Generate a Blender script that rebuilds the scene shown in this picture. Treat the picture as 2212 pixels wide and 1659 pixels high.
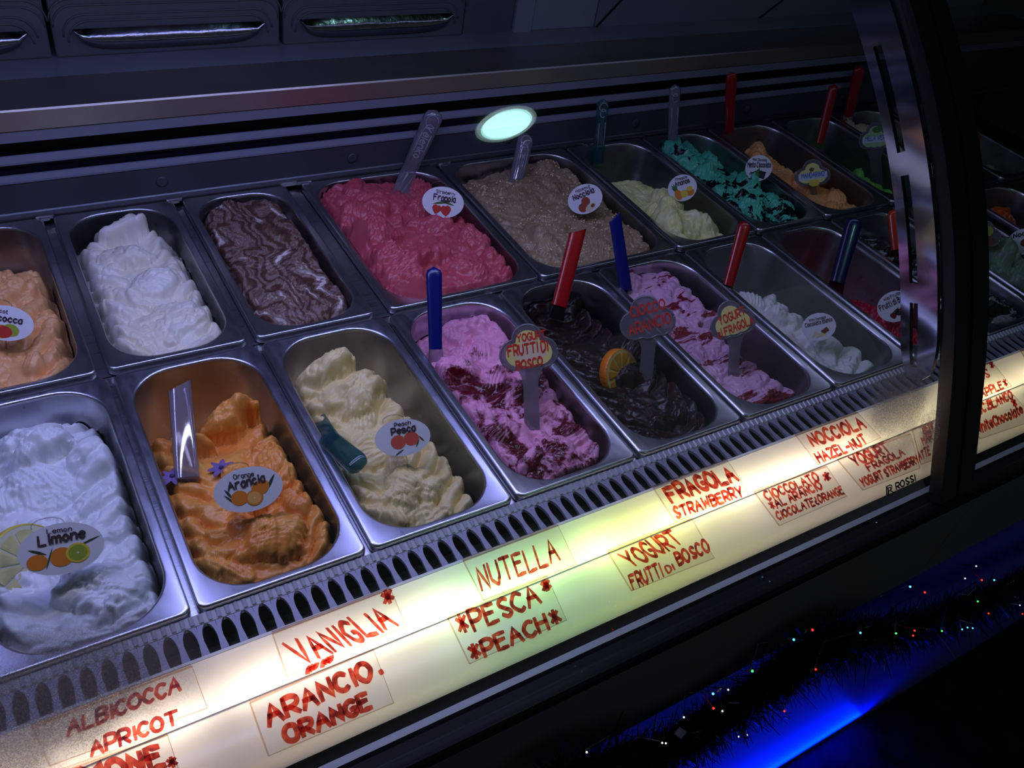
import bpy, math, random
import numpy as np
from mathutils import Vector, Matrix
random.seed(7)
for _o in list(bpy.data.objects): bpy.data.objects.remove(_o)
SC = bpy.context.scene
COL = SC.collection
# ------------------------------------------------------------------ camera
IW, IH = 2212.0, 1659.0
CP = np.array([-0.08403524464252353, -0.8688924516563505, 0.7459835918237545])
CR = np.array([[0.8517284438023439, -0.5008242137700222, 0.15405766751272654],
               [-0.23608426668595958, -0.6292697308697477, -0.7404618996492036],
               [0.4677850756930745, 0.5943018700209461, -0.6542036458519886]])
CF = 1891.8445838626587
cam_d = bpy.data.cameras.new('camera'); cam = bpy.data.objects.new('camera', cam_d); COL.objects.link(cam)
cam_d.sensor_fit = 'HORIZONTAL'; cam_d.sensor_width = 36.0; cam_d.lens = CF / IW * 36.0
cam_d.clip_start = 0.02; cam_d.clip_end = 60
cam.matrix_world = Matrix(((CR[0][0], -CR[1][0], -CR[2][0], CP[0]), (CR[0][1], -CR[1][1], -CR[2][1], CP[1]),
                           (CR[0][2], -CR[1][2], -CR[2][2], CP[2]), (0, 0, 0, 1)))
SC.camera = cam
# ------------------------------------------------------------------ view, world, lights
SC.view_settings.view_transform = 'Standard'; SC.view_settings.look = 'None'
SC.view_settings.exposure = 0.0; SC.view_settings.gamma = 1.0; SC.view_settings.use_curve_mapping = False
SC.cycles.max_bounces = 10; SC.cycles.transparent_max_bounces = 24; SC.cycles.glossy_bounces = 5
SC.cycles.diffuse_bounces = 3; SC.cycles.transmission_bounces = 6
SC.cycles.caustics_reflective = False; SC.cycles.caustics_refractive = False
SC.cycles.use_denoising = True; SC.cycles.sample_clamp_indirect = 3.0
wd = bpy.data.worlds.new('dim room'); SC.world = wd; wd.use_nodes = True
wd.node_tree.nodes['Background'].inputs[0].default_value = (0.78, 0.86, 1.0, 1)
wd.node_tree.nodes['Background'].inputs[1].default_value = 0.055

def area(name, loc, direction, sx, sy, energy, col):
    l = bpy.data.lights.new(name, 'AREA'); l.shape = 'RECTANGLE'; l.size = sx; l.size_y = sy
    l.energy = energy; l.color = col
    o = bpy.data.objects.new(name, l); COL.objects.link(o); o.location = loc
    o.rotation_euler = Vector(direction).to_track_quat('-Z', 'X').to_euler()
    return o
# the blue-white LED strip under the lid of the case (two lengths)
LED = [area('led_strip_light', (0.08, 0.03, 0.545), (0, -0.12, -1), 0.03, 1.10, 2.5, (0.29, 0.32, 1.0)),
       area('led_strip_light', (0.14, -0.105, 0.5445), (0, -0.10, -1), 0.02, 1.10, 1.9, (0.62, 0.61, 1.0)),  # second row, added to brighten the gelato fronts
       area('led_strip_light', (1.15, -0.04, 0.545), (0, -0.12, -1), 0.03, 1.0, 0.45, (0.50, 0.55, 1.0))]
# coloured strip lamps under the frosted sign ledge
BOX = [(-0.22, (1, .78, .62), 1.2), (-0.08, (1, .78, .62), 1.4), (0.06, (1, .77, .62), 1.45), (0.17, (1, .88, .64), 1.2), (0.26, (.52, 1, .46), 1.05), (0.36, (.60, 1, .36), 1.05),
       (0.45, (.95, 1, .26), 1.15), (0.55, (1, .88, .44), 1.15), (0.65, (1, .82, .58), 1.15), (0.76, (1, .76, .56), 1.1),
       (0.87, (1, .80, .52), .85), (1.0, (1, .82, .50), .9), (1.12, (1, .82, .5), .9), (1.25, (1, .8, .5), .8)]
for bx, bc, be in BOX:
    area('sign_lamp', (bx, -0.464, -0.026), (0, 0, 1), 0.012, 0.115, 0.076 * be, bc)
    area('sign_lamp', (bx, -0.5335, -0.036), (0, -0.25, 1), 0.006, 0.115, 0.0075 * be, (1, .84, .26))  # extra yellow row, added for the bright band along the nose
BASE_Z = -0.985
# blue lamp washing the base of the counter
area('base_lamp', (0.84, -0.570, BASE_Z), (0, 0.6, 0.8), 0.006, 1.0, 5.5, (0.0, 0.010, 1.0))

# ------------------------------------------------------------------ pixel helpers (2212 x 1659 frame -> place)
def ray(x, y):
    d = CR.T @ np.array([(x - IW / 2) / CF, (y - IH / 2) / CF, 1.0]); return d / np.linalg.norm(d)
def pz(x, y, z=0.0):
    d = ray(x, y); return CP + d * ((z - CP[2]) / d[2])
def py(x, y, Y):
    d = ray(x, y); return CP + d * ((Y - CP[1]) / d[1])
def px(x, y, X):
    d = ray(x, y); return CP + d * ((X - CP[0]) / d[0])
def yz(Y0, z):   # a line seen at Y0 on the pan plane, put at height z
    return (CP[1] + (Y0 - CP[1]) * (CP[2] - z) / CP[2], z)

# ------------------------------------------------------------------ materials
def lin(c):
    return tuple(((v / 255 / 12.92) if v / 255 <= .04045 else ((v / 255 + .055) / 1.055) ** 2.4) for v in c)
def new_mat(name):
    m = bpy.data.materials.new(name); m.use_nodes = True
    nt = m.node_tree; nt.nodes.clear(); out = nt.nodes.new('ShaderNodeOutputMaterial')
    return m, nt, out
def N(nt, t, **kw):
    n = nt.nodes.new(t)
    for k, v in kw.items():
        if k.startswith('i_'):
            key = k[2:]; n.inputs[int(key) if key.isdigit() else key.replace('_', ' ')].default_value = v
        else: setattr(n, k, v)
    return n
def ramp(nt, fac, stops, interp='LINEAR'):
    r = nt.nodes.new('ShaderNodeValToRGB'); r.color_ramp.interpolation = interp
    els = r.color_ramp.elements
    while len(els) < len(stops): els.new(0.5)
    for e, (p, c) in zip(els, stops):
        e.position = p; e.color = (c[0], c[1], c[2], 1) if not isinstance(c, (int, float)) else (c, c, c, 1)
    nt.links.new(fac, r.inputs[0]); return r.outputs[0]
def prin(name, col, rough=.5, metal=0.0, noise=None, bump=None, spec=.5, coat=0.0):
    """noise = (scale, amount) colour mottling, bump = (scale, strength, distance)"""
    m, nt, out = new_mat(name); p = N(nt, 'ShaderNodeBsdfPrincipled')
    p.inputs['Base Color'].default_value = (*col, 1); p.inputs['Roughness'].default_value = rough
    p.inputs['Metallic'].default_value = metal; p.inputs['Specular IOR Level'].default_value = spec
    p.inputs['Coat Weight'].default_value = coat
    tc = N(nt, 'ShaderNodeTexCoord')
    if noise:
        n = N(nt, 'ShaderNodeTexNoise'); n.inputs['Scale'].default_value = noise[0]; n.inputs['Detail'].default_value = 5
        nt.links.new(tc.outputs['Object'], n.inputs['Vector'])
        a = noise[1]
        c = ramp(nt, n.outputs[0], [(.3, tuple(max(0, v * (1 - a)) for v in col)), (.7, tuple(min(1, v * (1 + a)) for v in col))])
        nt.links.new(c, p.inputs['Base Color'])
    if bump:
        n2 = N(nt, 'ShaderNodeTexNoise'); n2.inputs['Scale'].default_value = bump[0]; n2.inputs['Detail'].default_value = 4
        nt.links.new(tc.outputs['Object'], n2.inputs['Vector'])
        b = N(nt, 'ShaderNodeBump'); b.inputs['Strength'].default_value = bump[1]; b.inputs['Distance'].default_value = bump[2]
        nt.links.new(n2.outputs[0], b.inputs['Height']); nt.links.new(b.outputs[0], p.inputs['Normal'])
    nt.links.new(p.outputs[0], out.inputs[0]); return m
def brushed(name, col, rough, metal=1.0, stretch=(1, 60, 60), amt=.12):
    m, nt, out = new_mat(name); p = N(nt, 'ShaderNodeBsdfPrincipled')
    tc = N(nt, 'ShaderNodeTexCoord'); mp = N(nt, 'ShaderNodeMapping'); mp.inputs['Scale'].default_value = stretch
    n = N(nt, 'ShaderNodeTexNoise'); n.inputs['Scale'].default_value = 14; n.inputs['Detail'].default_value = 6
    nt.links.new(tc.outputs['Object'], mp.inputs[0]); nt.links.new(mp.outputs[0], n.inputs['Vector'])
    nt.links.new(ramp(nt, n.outputs[0], [(.2, tuple(v * .93 for v in col)), (.8, col)]), p.inputs['Base Color'])
    nt.links.new(ramp(nt, n.outputs[0], [(.3, rough - amt / 2), (.7, rough + amt / 2)]), p.inputs['Roughness'])
    p.inputs['Metallic'].default_value = metal
    nt.links.new(p.outputs[0], out.inputs[0]); return m
def thin_fresnel(nt, ior):
    g = N(nt, 'ShaderNodeNewGeometry'); f = N(nt, 'ShaderNodeFresnel'); mr = N(nt, 'ShaderNodeMapRange')
    mr.inputs[3].default_value = ior; mr.inputs[4].default_value = 1 / ior
    nt.links.new(g.outputs['Backfacing'], mr.inputs[0]); nt.links.new(mr.outputs[0], f.inputs[0]); return f
def emit(name, col, s):
    m, nt, out = new_mat(name); e = N(nt, 'ShaderNodeEmission'); e.inputs[0].default_value = (*col, 1); e.inputs[1].default_value = s
    nt.links.new(e.outputs[0], out.inputs[0]); return m
def clear(name, tint, ior=1.5, rough=0.0, gain=1.0, haze=0.0, hazecol=(.5, .5, .5)):
    """clear sheet or plastic: transparent body with Fresnel reflection on each face"""
    m, nt, out = new_mat(name)
    t = N(nt, 'ShaderNodeBsdfTransparent'); t.inputs[0].default_value = (*tint, 1)
    g = N(nt, 'ShaderNodeBsdfGlossy'); g.inputs['Roughness'].default_value = rough
    f = thin_fresnel(nt, ior)
    mu = N(nt, 'ShaderNodeMath', operation='MULTIPLY', use_clamp=True); mu.inputs[1].default_value = gain
    nt.links.new(f.outputs[0], mu.inputs[0])
    body = t.outputs[0]
    if haze > 0:
        d = N(nt, 'ShaderNodeBsdfDiffuse'); d.inputs[0].default_value = (*hazecol, 1)
        tr = N(nt, 'ShaderNodeBsdfTranslucent'); tr.inputs[0].default_value = (*hazecol, 1)
        ad = N(nt, 'ShaderNodeMixShader'); nt.links.new(d.outputs[0], ad.inputs[1]); nt.links.new(tr.outputs[0], ad.inputs[2])
        mx0 = N(nt, 'ShaderNodeMixShader'); mx0.inputs[0].default_value = haze
        nt.links.new(body, mx0.inputs[1]); nt.links.new(ad.outputs[0], mx0.inputs[2]); body = mx0.outputs[0]
    mx = N(nt, 'ShaderNodeMixShader')
    nt.links.new(mu.outputs[0], mx.inputs[0]); nt.links.new(body, mx.inputs[1]); nt.links.new(g.outputs[0], mx.inputs[2])
    nt.links.new(mx.outputs[0], out.inputs[0]); return m

M = {}
M['steel'] = brushed('stainless steel', (.62, .62, .64), .30, stretch=(8, 3, 8), amt=.06)
M['steel_bar'] = brushed('brushed steel bar', (.55, .55, .57), .32)
M['steel_sill'] = brushed('sill steel', (.50, .46, .44), .42)
M['chrome'] = prin('polished metal', (.50, .50, .52), .08, 1.0)
M['dark_panel'] = prin('dark inner panel', (.055, .06, .075), .45)
M['slat'] = prin('pale vent slat', (.22, .23, .30), .5)
M['cavity'] = prin('dark cavity', (.012, .012, .016), .7)
M['black_plastic'] = prin('black moulded plastic', (.105, .115, .125), .32, noise=(3, .12))
M['black_gloss'] = prin('black gloss trim', (.006, .006, .007), .25)
M['rubber'] = prin('black rubber gasket', (.006, .006, .006), .85, spec=.08)
M['black_frame'] = prin('black glass frame', (.010, .009, .009), .35)
M['grey_front'] = prin('dark grey front', (.16, .16, .17), .55, noise=(2, .08))
M['base_front'] = prin('blue-white base panel', (.08, .12, .60), .5)
M['strip_white'] = prin('pale metal strip', (.62, .65, .68), .35, .3)
M['grey_door'] = prin('grey rear panel', (.26, .28, .33), .5, noise=(2, .1))
M['worktop'] = prin('dark rear worktop', (.21, .22, .25), .4, noise=(4, .1))
M['green_box'] = prin('dark green plastic', (.03, .06, .045), .45)
M['floor'] = prin('black speckled granite floor', (.010, .010, .011), .5, noise=(24, .9), bump=(60, .3, .002), spec=.25)
M['ceiling'] = prin('dark ceiling', (.10, .10, .10), .8)
M['wall'] = prin('dark back wall', (.12, .13, .14), .7)

# ------------------------------------------------------------------ mesh helpers
def link_mesh(name, verts, faces, mats, parent=None, smooth=False, midx=None, loc=None):
    me = bpy.data.meshes.new(name); me.from_pydata([tuple(map(float, v)) for v in verts], [], faces); me.update()
    if not isinstance(mats, (list, tuple)): mats = [mats]
    for m in mats: me.materials.append(m)
    if midx is not None: me.polygons.foreach_set('material_index', midx)
    if smooth: me.polygons.foreach_set('use_smooth', [True] * len(me.polygons))
    o = bpy.data.objects.new(name, me); COL.objects.link(o)
    if parent is not None:
        o.parent = parent
        o.matrix_parent_inverse = Matrix.Translation(parent.location).inverted() if parent.type == 'EMPTY' else Matrix.Identity(4)
    if loc is not None: o.location = loc
    return o
def empty(name, loc, label=None, cat=None, group=None, kind=None):
    o = bpy.data.objects.new(name, None); COL.objects.link(o); o.location = tuple(map(float, loc)); o.empty_display_size = .05
    tag(o, label, cat, group, kind); return o
def tag(o, label=None, cat=None, group=None, kind=None):
    if label: o['label'] = label
    if cat: o['category'] = cat
    if group: o['group'] = group
    if kind: o['kind'] = kind
class MB:
    def __init__(s): s.v = []; s.f = []; s.m = []
    def add(s, verts, faces, mi=0):
        b = len(s.v); s.v += [tuple(map(float, q)) for q in verts]; s.f += [tuple(i + b for i in f) for f in faces]; s.m += [mi] * len(faces)
    def box(s, x0, x1, y0, y1, z0, z1, mi=0):
        s.add([(x0, y0, z0), (x1, y0, z0), (x1, y1, z0), (x0, y1, z0), (x0, y0, z1), (x1, y0, z1), (x1, y1, z1), (x0, y1, z1)],
              [(0, 3, 2, 1), (4, 5, 6, 7), (0, 1, 5, 4), (1, 2, 6, 5), (2, 3, 7, 6), (3, 0, 4, 7)], mi)
    def prism(s, pts, x0, x1, mi=0):   # closed (y,z) outline along X
        n = len(pts); v = [(x0, a, b) for a, b in pts] + [(x1, a, b) for a, b in pts]
        f = [(i, (i + 1) % n, n + (i + 1) % n, n + i) for i in range(n)] + [tuple(range(n))[::-1], tuple(range(n, 2 * n))]
        s.add(v, f, mi)
    def sheet(s, pts, x0, x1, nx=1, mi=0):   # open (y,z) line along X
        n = len(pts); v = []
        for i in range(nx + 1):
            x = x0 + (x1 - x0) * i / nx; v += [(x, a, b) for a, b in pts]
        s.add(v, [(i * n + j, i * n + j + 1, (i + 1) * n + j + 1, (i + 1) * n + j) for i in range(nx) for j in range(n - 1)], mi)
    def tube(s, path, r, n=8, mi=0, cap=True):
        path = [np.array(q, float) for q in path]; rr = r if hasattr(r, '__len__') else [r] * len(path)
        v = []; up = np.array([.3, .2, 1.0])
        for i, q in enumerate(path):
            t = path[min(i + 1, len(path) - 1)] - path[max(i - 1, 0)]; t = t / (np.linalg.norm(t) + 1e-12)
            a = np.cross(t, up); a /= np.linalg.norm(a) + 1e-12; b = np.cross(t, a)
            for k in range(n):
                c = 2 * math.pi * k / n; v.append(q + rr[i] * (math.cos(c) * a + math.sin(c) * b))
        f = [(i * n + k, i * n + (k + 1) % n, (i + 1) * n + (k + 1) % n, (i + 1) * n + k) for i in range(len(path) - 1) for k in range(n)]
        if cap: f += [tuple(range(n))[::-1], tuple(range(len(v) - n, len(v)))]
        s.add(v, f, mi)
    def sphere(s, c, r, nu=12, nv=8, mi=0, sc=(1, 1, 1)):
        v = [(c[0] + r * sc[0] * math.sin(math.pi * j / nv) * math.cos(2 * math.pi * i / nu), c[1] + r * sc[1] * math.sin(math.pi * j / nv) * math.sin(2 * math.pi * i / nu),
              c[2] + r * sc[2] * math.cos(math.pi * j / nv)) for j in range(nv + 1) for i in range(nu)]
        s.add(v, [(j * nu + i, (j + 1) * nu + i, (j + 1) * nu + (i + 1) % nu, j * nu + (i + 1) % nu) for j in range(nv) for i in range(nu)], mi)
    def build(s, name, mats, parent=None, smooth=False):
        return link_mesh(name, s.v, s.f, mats, parent, smooth, s.m)
def bevel(o, w=.002, seg=2):
    b = o.modifiers.new('bevel', 'BEVEL'); b.width = w; b.segments = seg; b.limit_method = 'ANGLE'; b.angle_limit = .6
    return o

# ------------------------------------------------------------------ the setting
XL, XR = -0.75, 2.35
FLOOR = py(1702, 1659, -0.565)[2]
def struct(name, o, label):
    tag(o, label, None, None, 'structure'); return o
b = MB(); b.box(-4, 6, -4, 5, FLOOR - .1, FLOOR); struct('floor', b.build('floor', M['floor']), 'black speckled stone floor below the counter')
b = MB(); b.box(-4, 6, -4, 5, 1.752, 1.85); struct('ceiling', b.build('ceiling', M['ceiling']), 'dark ceiling above the counter')
b = MB(); b.box(-4, 6, 4.9, 5, FLOOR, 1.752); struct('wall_back', b.build('wall_back', M['wall']), 'dim back wall of the shop')

b = MB(); b.box(5.0, 5.1, -4, 4.9, FLOOR, 1.752); struct('wall_right', b.build('wall_right', M['wall']), 'dim right wall of the shop')
# ceiling downlight mirrored in the curved glass
LP = np.array([1.205, -1.008, 1.75])
cl = empty('ceiling_light', LP, 'round recessed ceiling downlight whose pale disc is mirrored in the curved front glass', 'ceiling light')
def disc(r0, r1, z0, z1, n=48):
    v = []; f = []
    for k in range(n):
        c, s_ = math.cos(2 * math.pi * k / n), math.sin(2 * math.pi * k / n)
        v += [(LP[0] + r0 * c, LP[1] + r0 * s_, LP[2] + z0), (LP[0] + r1 * c, LP[1] + r1 * s_, LP[2] + z1)]
    f = [(2 * k, 2 * k + 1, (2 * ((k + 1) % n)) + 1, 2 * ((k + 1) % n)) for k in range(n)]
    return v, f
v, f = disc(.0001, .078, -.004, -.004); link_mesh('diffuser', v, f, emit('downlight glow', (.46, 1.0, .95), 19.0), cl)
b = MB(); b.add(*disc(.078, .084, -.004, -.012)); b.add(*disc(.084, .094, -.012, -.001)); b.build('trim_ring', emit('downlight lit rim', (.42, .62, .60), 5.0), cl, True)

# ------------------------------------------------------------------ the display case
case = empty('display_case', (0.8, 0, FLOOR), 'long ice cream display case with curved glass front, steel sill and lit sign ledge', 'display case')
# glass profile (y as a function of z)
GZ = [1.1264914, -0.09302604, 0.47758027, -0.56313133]
def gy(z): return ((GZ[0] * z + GZ[1]) * z + GZ[2]) * z + GZ[3]
prof = [(gy(z), z) for z in np.linspace(-.016, .545, 150)]
e0 = prof[-1]
prof += [(e0[0] + .02 + .025 * i, .545 + .012 * (1 - (1 - i / 5) ** 2) + .004) for i in range(1, 6)] + [(.10, .566), (.36, .568)]
pn = []
for i, q in enumerate(prof):
    a = np.array(prof[max(i - 1, 0)]); c = np.array(prof[min(i + 1, len(prof) - 1)]); t = (c - a) / np.linalg.norm(c - a)
    pn.append((-t[1], t[0]))   # outward normal
def offs(d, k0=0, k1=None):
    return [(q[0] + d * n[0], q[1] + d * n[1]) for q, n in list(zip(prof, pn))[k0:k1]]
def shell(x0, x1, d0, d1, mat, name, k0=0, k1=None, nx=1):
    o = offs(d0, k0, k1); i = offs(d1, k0, k1)
    b = MB(); b.prism(o + i[::-1], x0, x1)
    # replace the ngon ends by strips
    n = len(o); b.f = b.f[:-2]; b.m = b.m[:-2]
    for s_ in (0, 2 * n):
        for k in range(n - 1): b.f.append((s_ + k, s_ + k + 1, s_ + 2 * n - 2 - k, s_ + 2 * n - 1 - k)); b.m.append(0)
    ob = b.build(name, mat, case, True)
    ob.modifiers.new('es', 'EDGE_SPLIT').split_angle = .7
    return ob
# glass with condensation
def glass_mat():
    m, nt, out = new_mat('curved front glass with condensation')
    t = N(nt, 'ShaderNodeBsdfTransparent'); t.inputs[0].default_value = (.965, .985, .98, 1)
    g = N(nt, 'ShaderNodeBsdfGlossy'); g.inputs['Roughness'].default_value = 0.0
    fr = thin_fresnel(nt, 1.5)
    mx = N(nt, 'ShaderNodeMixShader'); nt.links.new(fr.outputs[0], mx.inputs[0]); nt.links.new(t.outputs[0], mx.inputs[1]); nt.links.new(g.outputs[0], mx.inputs[2])
    geo = N(nt, 'ShaderNodeNewGeometry'); masks = []
    for c, sc_ in FOG:
        mp = N(nt, 'ShaderNodeMapping'); mp.vector_type = 'TEXTURE'; mp.inputs['Location'].default_value = c; mp.inputs['Scale'].default_value = sc_
        nt.links.new(geo.outputs['Position'], mp.inputs[0])
        gr = N(nt, 'ShaderNodeTexGradient', gradient_type='SPHERICAL'); nt.links.new(mp.outputs[0], gr.inputs[0]); masks.append(gr.outputs['Fac'])
    a = masks[0]
    for k in masks[1:]:
        mm = N(nt, 'ShaderNodeMath', operation='MAXIMUM'); nt.links.new(a, mm.inputs[0]); nt.links.new(k, mm.inputs[1]); a = mm.outputs[0]
    no = N(nt, 'ShaderNodeTexNoise'); no.inputs['Scale'].default_value = 18; no.inputs['Detail'].default_value = 3
    nt.links.new(geo.outputs['Position'], no.inputs['Vector'])
    ml = N(nt, 'ShaderNodeMath', operation='MULTIPLY'); nt.links.new(a, ml.inputs[0])
    nt.links.new(ramp(nt, no.outputs[0], [(.25, .55), (.65, 1.25)]), ml.inputs[1])
    vo = N(nt, 'ShaderNodeTexVoronoi'); vo.inputs['Scale'].default_value = 760; nt.links.new(geo.outputs['Position'], vo.inputs['Vector'])
    dr = ramp(nt, vo.outputs['Distance'], [(.25, 1.0), (.55, .72)])
    m2 = N(nt, 'ShaderNodeMath', operation='MULTIPLY'); nt.links.new(ramp(nt, ml.outputs[0], [(.08, 0.0), (.6, .60)]), m2.inputs[0]); nt.links.new(dr, m2.inputs[1])
    d = N(nt, 'ShaderNodeBsdfDiffuse'); d.inputs[0].default_value = (.30, .29, .31, 1)
    tr = N(nt, 'ShaderNodeBsdfTranslucent'); tr.inputs[0].default_value = (.46, .43, .40, 1)
    fm = N(nt, 'ShaderNodeMixShader'); fm.inputs[0].default_value = .5; nt.links.new(d.outputs[0], fm.inputs[1]); nt.links.new(tr.outputs[0], fm.inputs[2])
    fin = N(nt, 'ShaderNodeMixShader'); nt.links.new(m2.outputs[0], fin.inputs[0]); nt.links.new(mx.outputs[0], fin.inputs[1]); nt.links.new(fm.outputs[0], fin.inputs[2])
    nt.links.new(fin.outputs[0], out.inputs[0]); return m
def ghit(x, y):
    d = ray(x, y)
    for t in np.linspace(.02, 2.2, 6000):
        q = CP + d * t
        if q[1] > gy(q[2]): return q
g1 = ghit(40, 1570); g2 = ghit(1950, 885); g3 = ghit(2015, 930)
FOG = [(tuple(g1), (.15, .09, .085)), (tuple(g2), (.08, .075, .085)), (tuple(g3), (.03, .05, .07))]
M['glass'] = glass_mat()
XP = .90
shell(XL, XP - .030, 0, -.006, M['glass'], 'glass_pane')
shell(XP + .030, XR, 0, -.006, M['glass'], 'glass_pane')
# black joint between the two panes
shell(XP - .033, XP - .0025, .006, -.012, M['black_frame'], 'glass_frame')
shell(XP + .0025, XP + .034, .006, -.012, M['black_frame'], 'glass_frame')
shell(XP - .0025, XP + .0025, .002, -.010, M['black_gloss'], 'gasket')
# polished support arm with slots, just inside the left pane
def arm():
    zs = np.linspace(.128, .56, 60); S = [0, .05, .2, .46, .52, .74, .80, .95, 1.0]
    top = []
    for i, z in enumerate(zs):
        k = (i) / 59.0
        base = np.array([gy(min(z, .545)), z]); dz = (gy(min(z, .545) + .01) - gy(min(z, .545) - .01)) / .02
        n = np.array([-1, dz]); n /= np.linalg.norm(n)
        w0, w1 = .012, .062
        rnd = max(0.0, 1 - (i / 7.0)); e = (1 - math.sqrt(max(0, 1 - rnd ** 2))) * .020
        for s_ in S:
            d = w0 + e + (w1 - 2 * e - w0) * s_; q = base - n * d
            top.append((q[0], q[1]))
    ns = len(S); v = [(XP - .040, a, b_) for a, b_ in top] + [(XP - .034, a, b_) for a, b_ in top]; L = len(top)
    f = []
    def slot(i, j): return j in (3, 4) and (2 <= i <= 11 or 15 <= i <= 29 or 33 <= i <= 45) and j == 4 or (j == 3 and False)
    keep = {(i, j) for i in range(59) for j in range(ns - 1) if not slot(i, j)}
    for i, j in keep:
        a = i * ns + j; q = (a, a + 1, a + ns + 1, a + ns); f += [q, tuple(L + t for t in q[::-1])]
        for di, dj, e in ((0, -1, (a, a + ns)), (0, 1, (a + 1, a + ns + 1)), (-1, 0, (a, a + 1)), (1, 0, (a + ns, a + ns + 1))):
            if (i + di, j + dj) not in keep: f.append((e[0], e[1], e[1] + L, e[0] + L))
    return link_mesh('support_arm', v, f, M['chrome'], case)
arm()
# lid fixture holding the LED strip
b = MB(); b.box(XL, XR, -.120, .055, .5465, .5650); b.build('light_fixture', M['black_plastic'], case)
# back row ledge, inner wall, slats, lip, sill
b = MB(); b.prism([(.366, -.006), (.366, .0015), (.3735, .0025), (.3755, .004), (.378, .004), (.378, -.006)], XL, XR); b.build('pan_ledge', M['steel_bar'], case)
b = MB(); b.box(XL, XR, .376, .384, .004, .050); b.build('lower_panel', M['dark_panel'], case)
vent = MB(); vent.box(XL, XR, .425, .44, .0, .155); vo_ = vent.build('air_vent', M['cavity'], case)
for z0, z1 in ((.0500, .0605), (.0780, .0895)):
    s_ = MB(); s_.prism([(.374, z0), (.374, z0 + .003), (.377, z1), (.380, z1), (.380, z0)], XL, 1.71); s_.build('slat', M['slat'], vo_)
b = MB(); b.prism([(.374, .1105), (.374, .1265), (.40, .1265), (.40, .122), (.378, .1105)], XL, XR); b.build('sill_lip', M['slat'], case)
b = MB(); b.prism([(.371, .1285), (.3695, .156), (.371, .1585), (.40, .160), (.46, .160), (.46, .1285)], XL, XR); b.build('rear_sill', M['steel_sill'], case)
b = MB(); b.box(1.712, XR, .3745, .40, .005, .128); b.build('vent_end_plate', M['dark_panel'], case)
for x in (-.15, .157, .464, .771, 1.068, 1.375, 1.682):
    s_ = MB(); s_.tube([(x, .3765, .0255), (x, .3740, .0255), (x, .3732, .0255)], [.0085, .0085, .006], 20); s_.build('screw_cap', M['dark_panel'], case, True)
# rear worktop and doors
b = MB(); b.box(XL, XR + .3, .46, .80, .130, .150); b.build('rear_worktop', M['worktop'], case)
# well under the pans
b = MB(); b.box(XL, XR, -.40, .425, -.17, -.155); b.box(XL, XR, .415, .425, -.155, .0); b.box(XL, XR, -.40, -.39, -.155, -.03); b.build('pan_well', M['cavity'], case)
b = MB(); b.box(XL, XR, -.006, .006, -.10, -.0135); b.build('pan_rail', M['steel_bar'], case)
# ribbed metal strip in front of the pans
def ribbed():
    y0, y1 = -.3636, yz(-.3775, -.0055)[0]; z0, z1 = -.0040, -.0062; pit = .0084; m_ = MB()
    m_.prism([(y0, -.012), (y0, z0 - .0012), (y1, z1 - .0012), (y1 - .0008, -.012)], XL, 1.9)
    n = int((1.9 - XL) / pit)
    for i in range(n):
        x = XL + pit * i; w = .0026; v = []
        for xx, d in ((x, -.0012), (x + .0012, .0004), (x + .0012 + w, .0004), (x + .0024 + w, -.0012)):
            v += [(xx, y0 - .0012, z0 + d), (xx, y1 + .0010, z1 + d)]
        m_.add(v, [(0, 1, 3, 2), (2, 3, 5, 4), (4, 5, 7, 6), (0, 2, 4, 6), (1, 7, 5, 3)])
    return m_.build('ribbed_strip', M['chrome_rib'], case)
M['chrome_rib'] = prin('ribbed bright strip', (.70, .71, .80), .28, .45)
ribbed()
# slotted air grille
def grille():
    pit = .01772; y0, y1 = yz(-.4255, -.008)[0], yz(-.377, -.008)[0]; z = -.008
    hy0, hy1 = y0 + .002, y1 - .0022; hw = .0064
    mb = MB(); n = int((XR - XL) / pit)
    for i in range(n):
        xa = XL + i * pit; xc = xa + pit / 2; xb = xa + pit; sk = .0
        hole = []; K = 10
        for k in range(K + 1): hole.append((xc + hw * math.cos(math.pi * k / K), hy1 - .018 + .018 * math.sin(math.pi * k / K)))
        for k in range(K + 1): hole.append((xc - hw * .8 * math.cos(math.pi * k / K), hy0 + .012 - .012 * math.sin(math.pi * k / K)))
        m_ = len(hole); outer = []
        for (hx, hyy) in hole:
            dx, dy = hx - xc, hyy - (y0 + y1) / 2
            if abs(dx) * (y1 - y0) > abs(dy) * pit: k_ = (pit / 2) / abs(dx)
            else: k_ = ((y1 - y0) / 2) / abs(dy)
            outer.append((xc + dx * k_, (y0 + y1) / 2 + dy * k_))
        v = [(a, c, z) for a, c in hole] + [(a, c, z) for a, c in outer] + [(a, c, z - .004) for a, c in hole]
        f = [(k, (k + 1) % m_, m_ + (k + 1) % m_, m_ + k) for k in range(m_)] + [(k, 2 * m_ + k, 2 * m_ + (k + 1) % m_, (k + 1) % m_) for k in range(m_)]
        # corner fill
        for cx_, cy_ in ((xa, y0), (xb, y0), (xb, y1), (xa, y1)):
            ds = sorted(range(m_), key=lambda k: (outer[k][0] - cx_) ** 2 + (outer[k][1] - cy_) ** 2)[:2]
            v.append((cx_, cy_, z)); f.append((m_ + ds[0], m_ + ds[1], len(v) - 1))
        mb.add(v, f)
    return mb.build('air_grille', M['grille'], case)
M['grille'] = prin('grille metal', (.30, .30, .38), .5, .3)
grille()
b = MB(); b.box(XL, XR, -.407, -.372, -.05, -.046); b.build('grille_duct', prin('duct tinted as sign-lit', (.16, .14, .11), .6), case)  # warm colour stands in for sign light seen through the slots
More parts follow.
